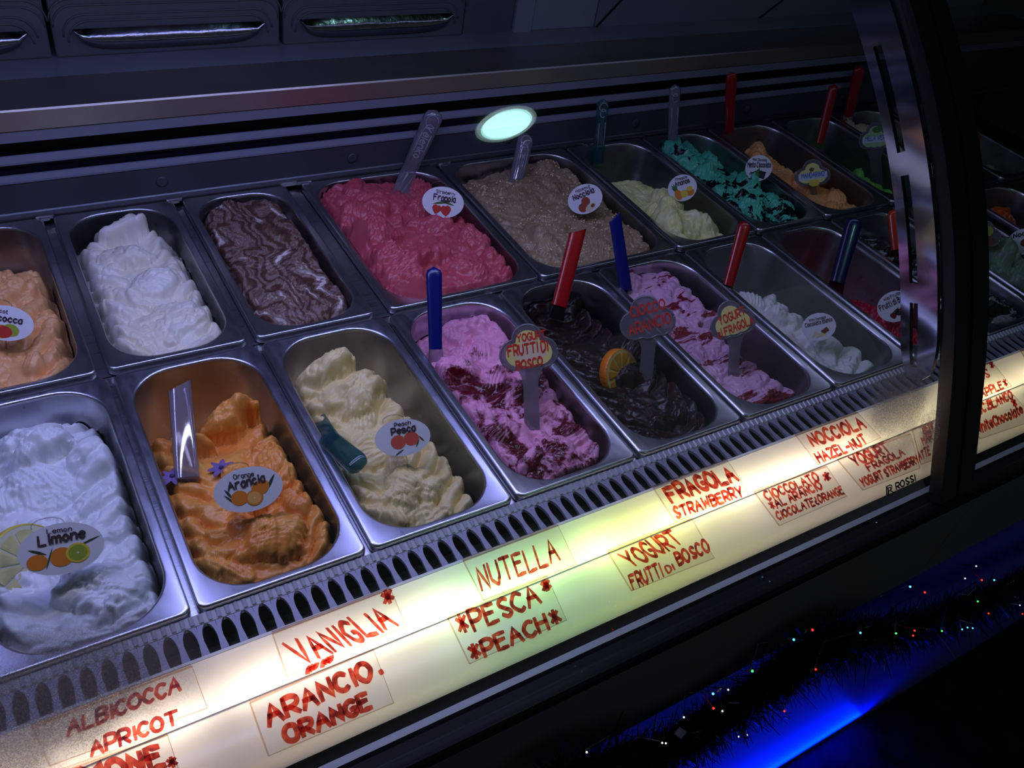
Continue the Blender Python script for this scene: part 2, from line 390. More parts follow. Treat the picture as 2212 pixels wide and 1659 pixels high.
# frosted sign ledge, lit from below
def frosted(name, col):
    m, nt, out = new_mat(name)
    tr = N(nt, 'ShaderNodeBsdfTranslucent'); tr.inputs[0].default_value = (*col, 1)
    d = N(nt, 'ShaderNodeBsdfDiffuse'); d.inputs[0].default_value = (.75, .75, .75, 1)
    g = N(nt, 'ShaderNodeBsdfGlossy'); g.inputs['Roughness'].default_value = .25
    mx = N(nt, 'ShaderNodeMixShader'); mx.inputs[0].default_value = .35; nt.links.new(tr.outputs[0], mx.inputs[1]); nt.links.new(d.outputs[0], mx.inputs[2])
    m2 = N(nt, 'ShaderNodeMixShader'); m2.inputs[0].default_value = .04; nt.links.new(mx.outputs[0], m2.inputs[1]); nt.links.new(g.outputs[0], m2.inputs[2])
    nt.links.new(m2.outputs[0], out.inputs[0]); return m
M['frost'] = frosted('frosted acrylic', (.95, .93, .88))
ZU0, ZU1, ZL0, ZL1 = .004, .000, .004, -.006
U0, U1 = yz(-.4155, ZU0), yz(-.4720, ZU1)
L0, L1 = yz(-.4690, ZL0), yz(-.5215, ZL1)
b = MB(); b.sheet([(U0[0], U0[1] - .008), U0, U1], XL, XR); b.build('upper_sign_ledge', M['frost'], case)
nose = [L1, yz(-.526, -.0075), yz(-.5305, -.010), yz(-.5345, -.0145), yz(-.5385, -.020), yz(-.541, -.026)]
b = MB(); b.sheet([(L0[0], L0[1] - .003), L0] + nose, XL, XR); b.build('lower_sign_ledge', M['frost'], case, True)
b = MB(); b.prism([(-.408, -.006), (-.408, -.075), (-.565, -.075), (-.565, -.03), (-.560, -.03), (-.560, -.071), (-.411, -.071), (-.411, -.006)], XL, XR)
b.build('lamp_housing', prin('white lamp housing', (.8, .8, .78), .6), case)
# gasket, pale strip and bumper under the glass
b = MB(); b.prism([yz(-.5405, -.024), yz(-.5525, -.022), yz(-.553, -.04), yz(-.5405, -.04)], XL, XR); b.build('gasket', M['rubber'], case)
b = MB(); b.prism([yz(-.5525, -.0205), yz(-.5592, -.0213), yz(-.5592, -.03), yz(-.5525, -.03)], XL, XR); b.build('pale_strip', M['strip_white'], case)
b = MB(); b.prism([yz(-.5594, -.0218), yz(-.5640, -.0220), yz(-.564, -.03), yz(-.5594, -.03)], XL, XR); b.build('gasket', M['rubber'], case)
gb = prof[0]
b = MB(); b.prism([yz(-.564, -.020), (-.566, -.0205), (-.578, -.0190), (-.5815, -.0215), (-.5825, -.026), (-.5812, -.0275), (-.5818, -.0290), (-.5796, -.0385), (-.57, -.0385), (-.566, -.030)], XL, XR); b.build('bumper', prin('black bumper', (.008, .008, .009), .5, spec=.2), case)
xj = px(2062, 1140, .8)[0]
XJ = py(2062, 1140, -.58)[0]
for x0, x1 in ((XL, XJ - .0008), (XJ + .0008, XR)):
    b = MB(); b.box(x0, x1, -.580, -.566, -.210, -.034); bevel(b.build('front_panel', M['grey_front'], case), .0004)
b = MB(); b.box(XL, XR, -.566, -.50, -.21, -.19); b.build('light_block', M['black_gloss'], case)  # unseen block, added to stop the blue lamp leaking upward
b = MB(); b.box(XL, XR, -.558, -.50, FLOOR, -.21); b.build('base_panel', M['base_front'], case)
# rear sliding doors with grips
DY = .545
def door(x0, x1, name='rear_door'):
    b = MB(); b.box(x0, x1, DY, DY + .02, .150, .45)
    d = b.build(name, M['black_plastic'], case); bevel(d, .003)
    gx0, gx1 = x0 + .028, x1 - .028
    # pressed ridges round the grip
    r_ = MB()
    for k, (ins, zt) in enumerate(((0.0, .235), (.004, .226), (.016, .212), (.022, .203))):
        a, c = gx0 - .03 + ins, gx1 + .03 - ins; q = []
        for t in range(9):
            an = math.pi / 2 * t / 8; q.append((a + .03 - .03 * math.sin(math.pi / 2 - an), DY - .001, zt - .03 + .03 * math.sin(an)))
        q2 = [(a + c - p_[0], p_[1], p_[2]) for p_ in q[::-1]]
        r_.tube(q + q2, .0013, 6)
    r_.build('ridge', M['black_plastic'], d, True)
    g = MB(); n = 24; v = []
    for i in range(n + 1):
        t = -1 + 2 * i / n; x = (gx0 + gx1) / 2 + t * (gx1 - gx0) / 2
        drop = .030 * (1 - abs(t) ** 6) ** .5
        for k in range(5):
            s_ = k / 4; v.append((x, DY - .001 - .010 * math.sin(math.pi * s_ * .8), .192 - drop * s_))
    g.add(v, [(i * 5 + k, i * 5 + k + 1, (i + 1) * 5 + k + 1, (i + 1) * 5 + k) for i in range(n) for k in range(4)])
    g.build('handle', M['grip'], d, True)
M['grip'] = prin('shiny dark grip', (.28, .28, .30), .16, 1.0, bump=(30, .35, .004))
M['grip_edge'] = M['chrome']
for x0 in (-.63, -.285, .060, .405):
    door(x0 + .003, x0 + .342)
b = MB(); b.box(.75, .855, DY + .005, DY + .02, .150, .45); b.build('rear_door_stile', M['black_plastic'], case)
b = MB(); b.box(.858, .897, DY, DY + .02, .150, .45); b.build('rear_door_post', M['grey_door'], case)
b = MB(); b.box(.899, 1.05, DY + .004, DY + .02, .150, .45); bevel(b.build('rear_side_panel', M['grey_door'], case), .002)
# rear panel, with dark strips drawn in for slanting reflections
b = MB(); b.box(1.052, XR, DY + .004, DY + .02, .150, .50); b.build('rear_back_panel', prin('dark grey back panel', (.20, .21, .25), .5), case)
for (a0, a1), (c0, c1) in (((1242, 110), (1345, 0)), ((1570, 95), (1694, 0))):
    A = py(a0, a1, DY); B_ = py(c0, c1, DY); t_ = (B_ - A) / np.linalg.norm(B_ - A); nn = np.array([-t_[2], 0, t_[0]]) * .0014
    refl = MB(); refl.add([A - nn + (0, .001, 0), A + nn + (0, .001, 0), B_ + nn + (0, .001, 0), B_ - nn + (0, .001, 0), A - nn + (0, .006, 0), A + nn + (0, .006, 0), B_ + nn + (0, .006, 0), B_ - nn + (0, .006, 0)],
           [(0, 1, 2, 3), (4, 7, 6, 5), (0, 4, 5, 1), (1, 5, 6, 2), (2, 6, 7, 3), (3, 7, 4, 0)])
    refl.build('reflection_line', M['black_gloss'], case)
# ------------------------------------------------------------------ pans
def rrect(hx, hy, r, nc=10, ns=6):
    arcs = []
    for cx, cy, a0 in ((hx - r, hy - r, 0), (-hx + r, hy - r, 90), (-hx + r, -hy + r, 180), (hx - r, -hy + r, 270)):
        arcs.append([(cx + r * math.cos(math.radians(a0 + 90 * k / nc)), cy + r * math.sin(math.radians(a0 + 90 * k / nc))) for k in range(nc + 1)])
    pts = []
    for i, a in enumerate(arcs):
        c = arcs[(i + 1) % 4][0]; e = a[-1]; pts += a + [(e[0] + (c[0] - e[0]) * k / ns, e[1] + (c[1] - e[1]) * k / ns) for k in range(1, ns)]
    return pts
PH = .118
def pan_mesh(w, l):
    hx, hy = w / 2, l / 2; ix, iy, ir = hx - .0125, hy - .0108, min(.052, hx - .02)
    loops = [(rrect(hx, hy, .009), -.0105), (rrect(hx, hy, .009), -.003), (rrect(hx - .0006, hy - .0006, .009), -.001), (rrect(hx - .0022, hy - .0022, .009), 0), (rrect(hx - .0042, hy - .0042, .009), -.0003),
             (rrect(ix + .0035, iy + .0035, ir + .003), -.0006), (rrect(ix + .0015, iy + .0015, ir + .0015), -.0012), (rrect(ix + .0004, iy + .0004, ir), -.003), (rrect(ix, iy, ir), -.006),
             (rrect(ix - .002, iy - .002, ir), -.05), (rrect(ix - .005, iy - .005, ir), -PH + .012), (rrect(ix - .010, iy - .010, ir - .005), -PH + .003), (rrect(ix - .02, iy - .02, ir - .015), -PH)]
    n = len(loops[0][0]); v = []; f = []
    for lp, z in loops: v += [(x, y, z) for x, y in lp]
    for k in range(len(loops) - 1):
        for i in range(n): f.append((k * n + i, k * n + (i + 1) % n, (k + 1) * n + (i + 1) % n, (k + 1) * n + i))
    f.append(tuple((len(loops) - 1) * n + i for i in range(n)))
    return v, f, (ix, iy, ir)
# smooth value noise on a grid
def vnoise(x, y, seed):
    rs = np.random.RandomState(seed); T = rs.rand(64, 64)
    xi, yi = np.floor(x).astype(int), np.floor(y).astype(int); fx, fy = x - xi, y - yi
    fx = fx * fx * fx * (fx * (fx * 6 - 15) + 10); fy = fy * fy * fy * (fy * (fy * 6 - 15) + 10)
    g = lambda a, c: T[a % 64, c % 64]
    return (g(xi, yi) * (1 - fx) + g(xi + 1, yi) * fx) * (1 - fy) + (g(xi, yi + 1) * (1 - fx) + g(xi + 1, yi + 1) * fx) * fy
def fbm(x, y, seed, o=4, g=.5):
    s = 0; a = 1; t = 0
    for k in range(o): s = s + a * vnoise(x * 2 ** k + 17.3 * k, y * 2 ** k + 5.1 * k, seed + k); t += a; a *= g
    return s / t - .5
def sstep(a, b_, x):
    t = np.clip((x - a) / (b_ - a), 0, 1); return t * t * (3 - 2 * t)
def heap(inner, seed, fill, ridge=None, lumps=0, lump_r=(.016, .034), lump_h=(.006, .016), blobs=(), rough=.003, fine=.0008, step=.0016, wall=1.0, lump_ok=None, grooves=1.0, crease=.004):
    """a height field of scooped gelato inside a pan opening (local x,y; z=0 at the rim)"""
    ix, iy, ir = inner; ix, iy = ix - .0012, iy - .0012
    nx, ny = int(2 * ix / step), int(2 * iy / step)
    gx, gy_ = np.meshgrid(np.linspace(-ix, ix, nx + 1), np.linspace(-iy, iy, ny + 1), indexing='ij')
    # pull the corner points onto the rounded outline
    dx, dy = np.abs(gx) - (ix - ir), np.abs(gy_) - (iy - ir); co = (dx > 0) & (dy > 0); rr = np.sqrt(dx ** 2 + dy ** 2)
    k = np.where(co & (rr > ir), ir / np.maximum(rr, 1e-9), 1.0); outside = co & (rr > ir + step * 1.6)
    X = np.where(co, np.sign(gx) * ((ix - ir) + dx * k), gx); Y = np.where(co, np.sign(gy_) * ((iy - ir) + dy * k), gy_)
    edge = np.where(co, ir - np.minimum(rr, ir), np.minimum(ix - np.abs(X), iy - np.abs(Y)))
    rs = np.random.RandomState(seed)
    wx, wy = fbm(X * 28, Y * 28, seed + 50, 3) * .014, fbm(X * 28, Y * 28, seed + 60, 3) * .014
    xw, yw = X + wx, Y + wy; u, v = xw / ix, yw / iy
    H = fill(u, v)
    H = H + rough * 2 * fbm(X * 36, Y * 36, seed + 3, 3)
    if ridge:
        A, freq, bend, q0, xs = ridge
        sp = xs(v) if callable(xs) else xs
        q = np.abs(u - sp); ph = (yw - bend * ix * q ** 1.5) * freq + np.where(u > sp, .5, 0) + 1.3 * fbm(X * 14, Y * 14, seed + 8, 2)
        t = ph - np.floor(ph); sc_ = (1 - np.abs(2 * t ** .8 - 1) ** 2.2)
        H = H + A * (sc_ - .35) * sstep(q0, q0 + .35, q)
    L = []
    for i in range(lumps):
        cx, cy = rs.uniform(-.8, .8) * ix, rs.uniform(-.92, .92) * iy
        if lump_ok and not lump_ok(cx / ix, cy / iy): continue
        L.append((cx, cy, rs.uniform(*lump_r), rs.uniform(.45, .95), rs.uniform(0, 180), rs.uniform(*lump_h), grooves))
    NZ = fbm(X * 55, Y * 55, seed + 70, 3)
    for cx, cy, r0, asp, rot, h, gr in L + list(blobs):
        a = math.radians(rot); px_, py_ = xw - cx, yw - cy
        p_ = px_ * math.cos(a) + py_ * math.sin(a); q_ = (-px_ * math.sin(a) + py_ * math.cos(a)) / asp
        d2 = ((p_ / r0) ** 2 + (q_ / r0) ** 2) if gr >= 0 else ((p_ / r0) ** 4 + (q_ / r0) ** 4); d2 = d2 * (1 + (1.1 if gr >= 0 else .25) * NZ); ins = d2 < 1
        dome = h * np.clip(1 - d2, 0, 1) ** (.38 if gr >= 0 else .14) * (1 + (.5 if gr >= 0 else .15) * p_ / r0) * (1 + (.5 if gr >= 0 else .1) * NZ)
        dome = dome + max(gr, 0) * .0019 * np.sin(q_ * 900 + 60 * p_ + seed) * np.clip(1 - d2, 0, 1)
        base = H[np.unravel_index(np.argmin((X - cx) ** 2 + (Y - cy) ** 2), X.shape)]
        cand = .55 * H + .45 * base + dome - .0015
        H = np.where(ins, np.maximum(H, cand), H)
    cr = np.abs(fbm(X * 16 + wx * 220, Y * 16 + wy * 220, seed + 90, 3)); H = H - crease * (1 - np.clip(cr * 13, 0, 1)) ** 1.5
    H = H + fine * 2 * fbm(X * 150, Y * 150, seed + 5, 3)
    H = H - wall * .010 * (1 - sstep(0, .010, edge)) * (H > -.09)
    H = np.minimum(H, -.005 + edge * 1.5)
    H = np.maximum(H, -PH + .004)
    tap = .05 * np.clip(-H, 0, PH); kx = np.clip((ix - tap) / ix, 0, 1); ky = np.clip((iy - tap) / iy, 0, 1)
    X = X * np.where(edge < .02, kx, 1); Y = Y * np.where(edge < .02, ky, 1)
    idx = np.arange((nx + 1) * (ny + 1)).reshape(nx + 1, ny + 1)
    ok = ~(outside[:-1, :-1] | outside[1:, :-1] | outside[1:, 1:] | outside[:-1, 1:])
    F = np.stack([idx[:-1, :-1][ok], idx[1:, :-1][ok], idx[1:, 1:][ok], idx[:-1, 1:][ok]], 1)
    V = np.stack([X.ravel(), Y.ravel(), H.ravel()], 1)
    used = np.zeros(len(V), bool); used[F.ravel()] = True; rem = np.cumsum(used) - 1
    return V[used], rem[F], (lambda x, y: float(H[int(np.clip((x + ix) / (2 * ix) * nx, 0, nx)), int(np.clip((y + iy) / (2 * iy) * ny, 0, ny))]))
def np_mesh(name, V, F, mat, parent):
    me = bpy.data.meshes.new(name); me.vertices.add(len(V)); me.vertices.foreach_set('co', V.astype(np.float32).ravel())
    me.loops.add(F.size); me.loops.foreach_set('vertex_index', F.astype(np.int32).ravel())
    me.polygons.add(len(F)); me.polygons.foreach_set('loop_start', np.arange(0, F.size, 4, dtype=np.int32)); me.polygons.foreach_set('loop_total', np.full(len(F), 4, np.int32))
    me.polygons.foreach_set('use_smooth', np.ones(len(F), bool)); me.update(); me.validate(); me.materials.append(mat)
    o = bpy.data.objects.new(name, me); COL.objects.link(o); o.parent = parent; return o
# gelato materials ------------------------------------------------
def gel(name, c0, c1=None, rough=.36, spec=.5, sub=0.0, pattern=None, scale=30, bump=.25):
    """plain: c0/c1 soft mottling; swirl / streak / flakes: c1 drawn over c0"""
    m, nt, out = new_mat(name); p = N(nt, 'ShaderNodeBsdfPrincipled'); p.inputs['Roughness'].default_value = rough; p.inputs['Specular IOR Level'].default_value = spec
    tc = N(nt, 'ShaderNodeTexCoord'); c1 = c1 or tuple(v * .88 for v in c0)
    wn = N(nt, 'ShaderNodeTexNoise'); wn.inputs['Scale'].default_value = 26; wn.inputs['Detail'].default_value = 3; nt.links.new(tc.outputs['Object'], wn.inputs['Vector'])
    if pattern is None:
        n = N(nt, 'ShaderNodeTexNoise'); n.inputs['Scale'].default_value = scale; n.inputs['Detail'].default_value = 6; nt.links.new(tc.outputs['Object'], n.inputs['Vector'])
        col = ramp(nt, n.outputs[0], [(.35, c1), (.65, c0)])
    elif pattern == 'swirl':
        ad = N(nt, 'ShaderNodeVectorMath', operation='MULTIPLY_ADD'); ad.inputs[1].default_value = (.13, .13, .0)
        wn.inputs['Scale'].default_value = 12; wn.inputs['Detail'].default_value = 3
        nt.links.new(wn.outputs['Color'], ad.inputs[0]); nt.links.new(tc.outputs['Object'], ad.inputs[2])
        n = N(nt, 'ShaderNodeTexNoise'); n.inputs['Scale'].default_value = 13; n.inputs['Detail'].default_value = 5; n.inputs['Roughness'].default_value = .6; nt.links.new(ad.outputs[0], n.inputs['Vector'])
        wv = N(nt, 'ShaderNodeTexWave'); wv.inputs['Scale'].default_value = 17; wv.inputs['Distortion'].default_value = 10; wv.inputs['Detail'].default_value = 4; wv.inputs['Detail Scale'].default_value = 1.2
        nt.links.new(ad.outputs[0], wv.inputs['Vector'])
        mxx = N(nt, 'ShaderNodeMath', operation='MULTIPLY'); nt.links.new(ramp(nt, n.outputs[0], [(.30, 0.1), (.72, 1.0)]), mxx.inputs[0]); nt.links.new(wv.outputs[0], mxx.inputs[1])
        mid = tuple((a * .76 + b_ * .24) for a, b_ in zip(c0, c1))
        col = ramp(nt, mxx.outputs[0], [(.04, tuple(v * .6 for v in c0)), (.16, c0), (.34, mid), (.48, c0), (.58, mid), (.70, c1), (.9, c1)])
    elif pattern == 'streak':
        mp = N(nt, 'ShaderNodeMapping'); mp.inputs['Rotation'].default_value = (0, 0, .5); mp.inputs['Scale'].default_value = (14, 48, 14); nt.links.new(tc.outputs['Object'], mp.inputs[0])
        n = N(nt, 'ShaderNodeTexNoise'); n.inputs['Scale'].default_value = 1.0; n.inputs['Detail'].default_value = 6; n.inputs['Roughness'].default_value = .6; n.inputs['Distortion'].default_value = .8; nt.links.new(mp.outputs[0], n.inputs['Vector'])
        col = ramp(nt, n.outputs[0], [(.0, c0), (.53, c0), (.56, c1), (.65, tuple(v * .7 for v in c1)), (1, tuple(v * .5 for v in c1))])
    elif pattern == 'sauce':
        n = N(nt, 'ShaderNodeTexNoise'); n.inputs['Scale'].default_value = scale; n.inputs['Detail'].default_value = 7; n.inputs['Roughness'].default_value = .62; n.inputs['Distortion'].default_value = .7; nt.links.new(tc.outputs['Object'], n.inputs['Vector'])
        sy = N(nt, 'ShaderNodeSeparateXYZ'); nt.links.new(tc.outputs['Object'], sy.inputs[0])
        mr = N(nt, 'ShaderNodeMapRange'); mr.inputs[1].default_value = .03; mr.inputs[2].default_value = .10; mr.inputs[3].default_value = .03; mr.inputs[4].default_value = -.14; nt.links.new(sy.outputs[1], mr.inputs[0])
        ad = N(nt, 'ShaderNodeMath', operation='ADD'); nt.links.new(n.outputs[0], ad.inputs[0]); nt.links.new(mr.outputs[0], ad.inputs[1])
        col = ramp(nt, ad.outputs[0], [(.0, tuple(v * .8 for v in c0)), (.36, c0), (.49, c0), (.53, tuple(a * .4 + b_ * .6 for a, b_ in zip(c0, c1))), (.57, c1), (.7, tuple(v * .5 for v in c1))])
        nt.links.new(ramp(nt, ad.outputs[0], [(.5, rough), (.58, .18)]), p.inputs['Roughness'])
    elif pattern == 'flakes':
        ad = N(nt, 'ShaderNodeVectorMath', operation='MULTIPLY_ADD'); ad.inputs[1].default_value = (.03, .03, 0); nt.links.new(wn.outputs['Color'], ad.inputs[0]); nt.links.new(tc.outputs['Object'], ad.inputs[2])
        n = N(nt, 'ShaderNodeTexNoise'); n.inputs['Scale'].default_value = scale; n.inputs['Detail'].default_value = 4; n.inputs['Distortion'].default_value = 1.6; nt.links.new(ad.outputs[0], n.inputs['Vector'])
        sy = N(nt, 'ShaderNodeSeparateXYZ'); nt.links.new(tc.outputs['Object'], sy.inputs[0])
        mr = N(nt, 'ShaderNodeMapRange'); mr.inputs[1].default_value = -.06; mr.inputs[2].default_value = .13; mr.inputs[3].default_value = .03; mr.inputs[4].default_value = -.12; nt.links.new(sy.outputs[1], mr.inputs[0])
        a2 = N(nt, 'ShaderNodeMath', operation='ADD'); nt.links.new(n.outputs[0], a2.inputs[0]); nt.links.new(mr.outputs[0], a2.inputs[1])
        col = ramp(nt, a2.outputs[0], [(.0, tuple(v * .85 for v in c0)), (.47, c0), (.515, c0), (.53, c1), (1, c1)])
        nt.links.new(ramp(nt, a2.outputs[0], [(.51, rough), (.54, .22)]), p.inputs['Roughness'])
    nt.links.new(col, p.inputs['Base Color'])
    bn = N(nt, 'ShaderNodeTexNoise'); bn.inputs['Scale'].default_value = 170; bn.inputs['Detail'].default_value = 4; nt.links.new(tc.outputs['Object'], bn.inputs['Vector'])
    bp = N(nt, 'ShaderNodeBump'); bp.inputs['Strength'].default_value = bump; bp.inputs['Distance'].default_value = .002; nt.links.new(bn.outputs[0], bp.inputs['Height']); nt.links.new(bp.outputs[0], p.inputs['Normal'])
    nt.links.new(p.outputs[0], out.inputs[0]); return m
PANS = {}
def pan(key, x0, x1, row, label, gmat, glabel, seed, **kw):
    w = x1 - x0; cx = (x0 + x1) / 2; cy = {'back': .1835, 'front': -.1840}[row]; l = .3575
    o = empty('gelato_pan', (cx, cy, 0), label, 'ice cream pan', 'steel pans in the %s row' % row)
    v, f, inner = pan_mesh(w, l)
    o2 = link_mesh('pan', v, f, M['steel'], o, True); o2.matrix_parent_inverse = Matrix.Identity(4); o2.modifiers.new('es', 'EDGE_SPLIT').split_angle = .9
    if gmat is not None:
        V, F, hf = heap(inner, seed, **kw)
        g = np_mesh('gelato', V, F, gmat, o)
        if glabel: g['label'] = glabel
    else: hf = lambda x, y: -.1
    PANS[key] = (o, cx, cy, hf, inner); return o
C_ = lambda *c: lin(c)
G = {
 'apricot': gel('apricot gelato', C_(242, 180, 118)), 'milk': gel('white gelato', C_(240, 236, 222), C_(236, 226, 198), scale=14),
 'hazelswirl': gel('cocoa swirl gelato', C_(112, 76, 60), C_(226, 214, 206), .44, pattern='swirl'),
 'strawberry': gel('strawberry gelato', C_(204, 92, 102), C_(192, 74, 88)), 'hazelnut': gel('hazelnut gelato', C_(168, 142, 110), C_(150, 124, 92)),
 'pineapple': gel('pineapple gelato', C_(236, 232, 176), C_(226, 220, 140)), 'mint': gel('mint gelato with chocolate', C_(86, 196, 160), C_(16, 16, 18), pattern='flakes', scale=24),
 'mandarin': gel('mandarin gelato', C_(250, 182, 120), C_(242, 162, 92)), 'apple': gel('green apple gelato', C_(130, 200, 90), C_(104, 180, 72)),
 'chip': gel('chocolate chip gelato', C_(236, 226, 178), C_(26, 20, 16), pattern='flakes', scale=30),
 'lemon': gel('lemon gelato', C_(236, 238, 240), C_(222, 226, 226)), 'orange': gel('orange gelato', C_(248, 176, 84), C_(232, 140, 54), scale=20),
 'peach': gel('peach gelato', C_(240, 222, 160), C_(232, 208, 140)), 'berry': gel('berry yogurt gelato', C_(240, 158, 192), C_(104, 6, 32), pattern='sauce', scale=26),
 'dark': gel('dark chocolate gelato', C_(50, 32, 28), C_(38, 24, 22), .32, .4, bump=.08), 'yogstraw': gel('strawberry yogurt gelato', C_(222, 172, 200), C_(132, 18, 36), pattern='streak'),
 'whitechoc': gel('white chocolate gelato', C_(232, 230, 226), C_(222, 218, 206)), 'sorbet': gel('red berry sorbet', C_(196, 30, 66), C_(170, 18, 48)),
 'darkwhite': gel('dark gelato with white sprinkles', C_(30, 22, 20), C_(170, 165, 160), pattern='streak'), 'pistachio': gel('pale green gelato', C_(128, 150, 122), C_(112, 138, 104)),
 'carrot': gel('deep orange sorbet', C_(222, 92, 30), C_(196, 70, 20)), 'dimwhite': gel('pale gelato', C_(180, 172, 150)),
}
P_ = 0.17861253440059593
def fr(k): return (k * P_ + .0005, (k + 1) * P_ - .0055)
ones = lambda u: np.ones_like(u)
# back row
pan('apricot', -.190, -.014, 'back', 'steel pan of apricot gelato at the left end of the back row', G['apricot'], None, 11,
    fill=lambda u, v: -.014 - .075 * sstep(.38, .60, v) - .02 * sstep(.75, 1, u), ridge=(.012, 28, .7, .25, -.1), lumps=12, blobs=[(.0, .03, .045, .7, 20, .022, 1)])
pan('milk', -.001, .166, 'back', 'steel pan of glossy white gelato with a square slab at its back', G['milk'], None, 23,
    fill=lambda u, v: -.010 - .055 * sstep(.60, .80, v) - .030 * sstep(.66, .98, u + .18 * v) - .012 * sstep(.75, 1, -u), ridge=(.014, 30, .8, .25, 0), lumps=10, lump_r=(.018, .034), lump_h=(.008, .016), lump_ok=lambda u, v: abs(u) < .4,
    blobs=[(-.004, .118, .034, .78, 8, .056, -1), (-.012, .055, .036, .6, -20, .020, .4), (.004, -.025, .036, .7, 15, .020, .4), (.006, -.105, .046, .75, 10, .018, .2)])
pan('hazelswirl', .179, .343, 'back', 'steel pan of brown and cream marbled gelato filled level to the rim', G['hazelswirl'], None, 31,
    fill=lambda u, v: -.010 - .022 * sstep(.8, 1, u) - .006 * sstep(.7, 1, -u), ridge=(.003, 34, .5, .3, 0), lumps=22, lump_r=(.02, .04), lump_h=(.004, .009), rough=.005, fine=.0008, crease=.001)
pan('strawberry', .368, .615, 'back', 'wide steel pan of heaped pink strawberry gelato', G['strawberry'], None, 46,
    fill=lambda u, v: -.006 + .006 * sstep(.3, -.5, v) - .03 * sstep(.78, 1, u) - .012 * sstep(.3, .9, v) * sstep(-.2, .8, u), ridge=(.010, 34, .8, .4, .05), lumps=30, lump_r=(.018, .040), lump_h=(.008, .018), rough=.006, fine=.0014)
pan('hazelnut', .620, .890, 'back', 'wide steel pan of beige hazelnut gelato scattered with chopped nuts', G['hazelnut'], None, 57,
    fill=lambda u, v: -.010 - .02 * sstep(.4, .9, v) * sstep(.5, -.8, u) - .02 * sstep(.82, 1, u), ridge=(.004, 28, .6, .45, 0), lumps=26, lump_r=(.02, .042), lump_h=(.006, .013), rough=.005, fine=.0018)
pan('pineapple', .895, 1.077, 'back', 'steel pan of pale yellow pineapple gelato heaped along its left side', G['pineapple'], None, 61,
    fill=lambda u, v: -.020 - .085 * sstep(.0, .22, v - .38) - .085 * sstep(.0, .38, u - (.20 - .42 * v)), lumps=26, lump_r=(.02, .038), lump_h=(.012, .026), rough=.006, grooves=.3,
    lump_ok=lambda u, v: v < .35 and u < .12 - .42 * v)
pan('mint', 1.081, 1.253, 'back', 'steel pan of green mint gelato streaked with dark chocolate', G['mint'], None, 71,
    fill=lambda u, v: -.014 - .05 * sstep(.45, .95, u + .25 * v), ridge=(.006, 24, .4, .2, 0), lumps=24, lump_h=(.008, .018), rough=.006, fine=.0016)
pan('mandarin', 1.258, 1.442, 'back', 'steel pan of pale orange mandarin gelato with its right side scooped bare', G['mandarin'], None, 83,
    fill=lambda u, v: -.018 - .09 * sstep(.0, .30, u - (-.02 - .40 * v)) - .07 * sstep(.55, .75, v), ridge=(.005, 34, .3, .1, -.5), lumps=12, lump_ok=lambda u, v: u < -.1 - .4 * v and v < .5, rough=.005,
    blobs=[(-.03, .085, .030, .6, 60, .022, .6)])
pan('apple', 1.446, 1.622, 'back', 'steel pan of bright green apple gelato nearly scooped empty', G['apple'], None, 97,
    fill=lambda u, v: -.026 - .085 * sstep(.0, .30, u - (-.42 - .42 * v)), lumps=10, lump_ok=lambda u, v: u < -.5 - .42 * v, rough=.006, ridge=(.005, 40, .3, .1, -.8))
pan('chip', 1.627, 1.803, 'back', 'steel pan of cream gelato with dark chocolate flakes beside the red handled spatula', G['chip'], None, 101,
    fill=lambda u, v: -.030 - .03 * sstep(.3, 1, u), lumps=24, lump_h=(.008, .018), rough=.006)
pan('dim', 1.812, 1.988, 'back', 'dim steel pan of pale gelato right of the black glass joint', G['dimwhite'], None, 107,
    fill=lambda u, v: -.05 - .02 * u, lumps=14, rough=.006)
# front row
pan('lemon', *fr(-1), 'front', 'steel pan of white lemon gelato at the left end of the front row', G['lemon'], None, 211,
    fill=lambda u, v: -.014 - .03 * sstep(.35, .7, v) - .03 * sstep(.78, 1.02, u), ridge=(.012, 32, .7, .2, -.2), lumps=14, rough=.005, lump_ok=lambda u, v: v < .3 and u < .15, lump_r=(.02, .04),
    blobs=[(-.015, .105, .050, .72, -10, .050, 0), (.045, .06, .028, .9, 70, .020, 0), (-.02, -.03, .035, .6, 30, .016, .5), (.02, -.11, .04, .7, 160, .016, .5)])
pan('orange', *fr(0), 'front', 'steel pan of orange gelato with purple petals on it', G['orange'], None, 223,
    fill=lambda u, v: -.018 - .075 * sstep(.50, .74, v) - .025 * sstep(.80, 1.05, u + .12 * v) - .018 * sstep(.08, .3, v), ridge=(.011, 34, .8, .3, .0), lumps=20, lump_r=(.018, .036), lump_h=(.008, .016), rough=.006, fine=.0012, lump_ok=lambda u, v: v < .25,
    blobs=[(.012, .072, .042, .45, 8, .045, .3), (-.035, .05, .026, .6, -30, .03, .3), (.0, -.05, .035, .7, 10, .02, .6), (.0, -.115, .045, .6, -8, .018, .6)])
pan('peach', *fr(1), 'front', 'steel pan of cream coloured peach gelato with a teal spatula lying in it', G['peach'], None, 233,
    fill=lambda u, v: -.018 - .09 * sstep(.56, .74, v + .08 * u) - .07 * sstep(.48, .85, u + .25 * v), ridge=(.013, 32, .7, .15, -.25), lumps=20, lump_r=(.02, .036), lump_h=(.008, .016), rough=.005, lump_ok=lambda u, v: v < .5 and u < .1 - .15 * v,
    blobs=[(-.015, .055, .045, .7, 15, .03, .2), (-.03, .10, .035, .7, -15, .05, .2)])
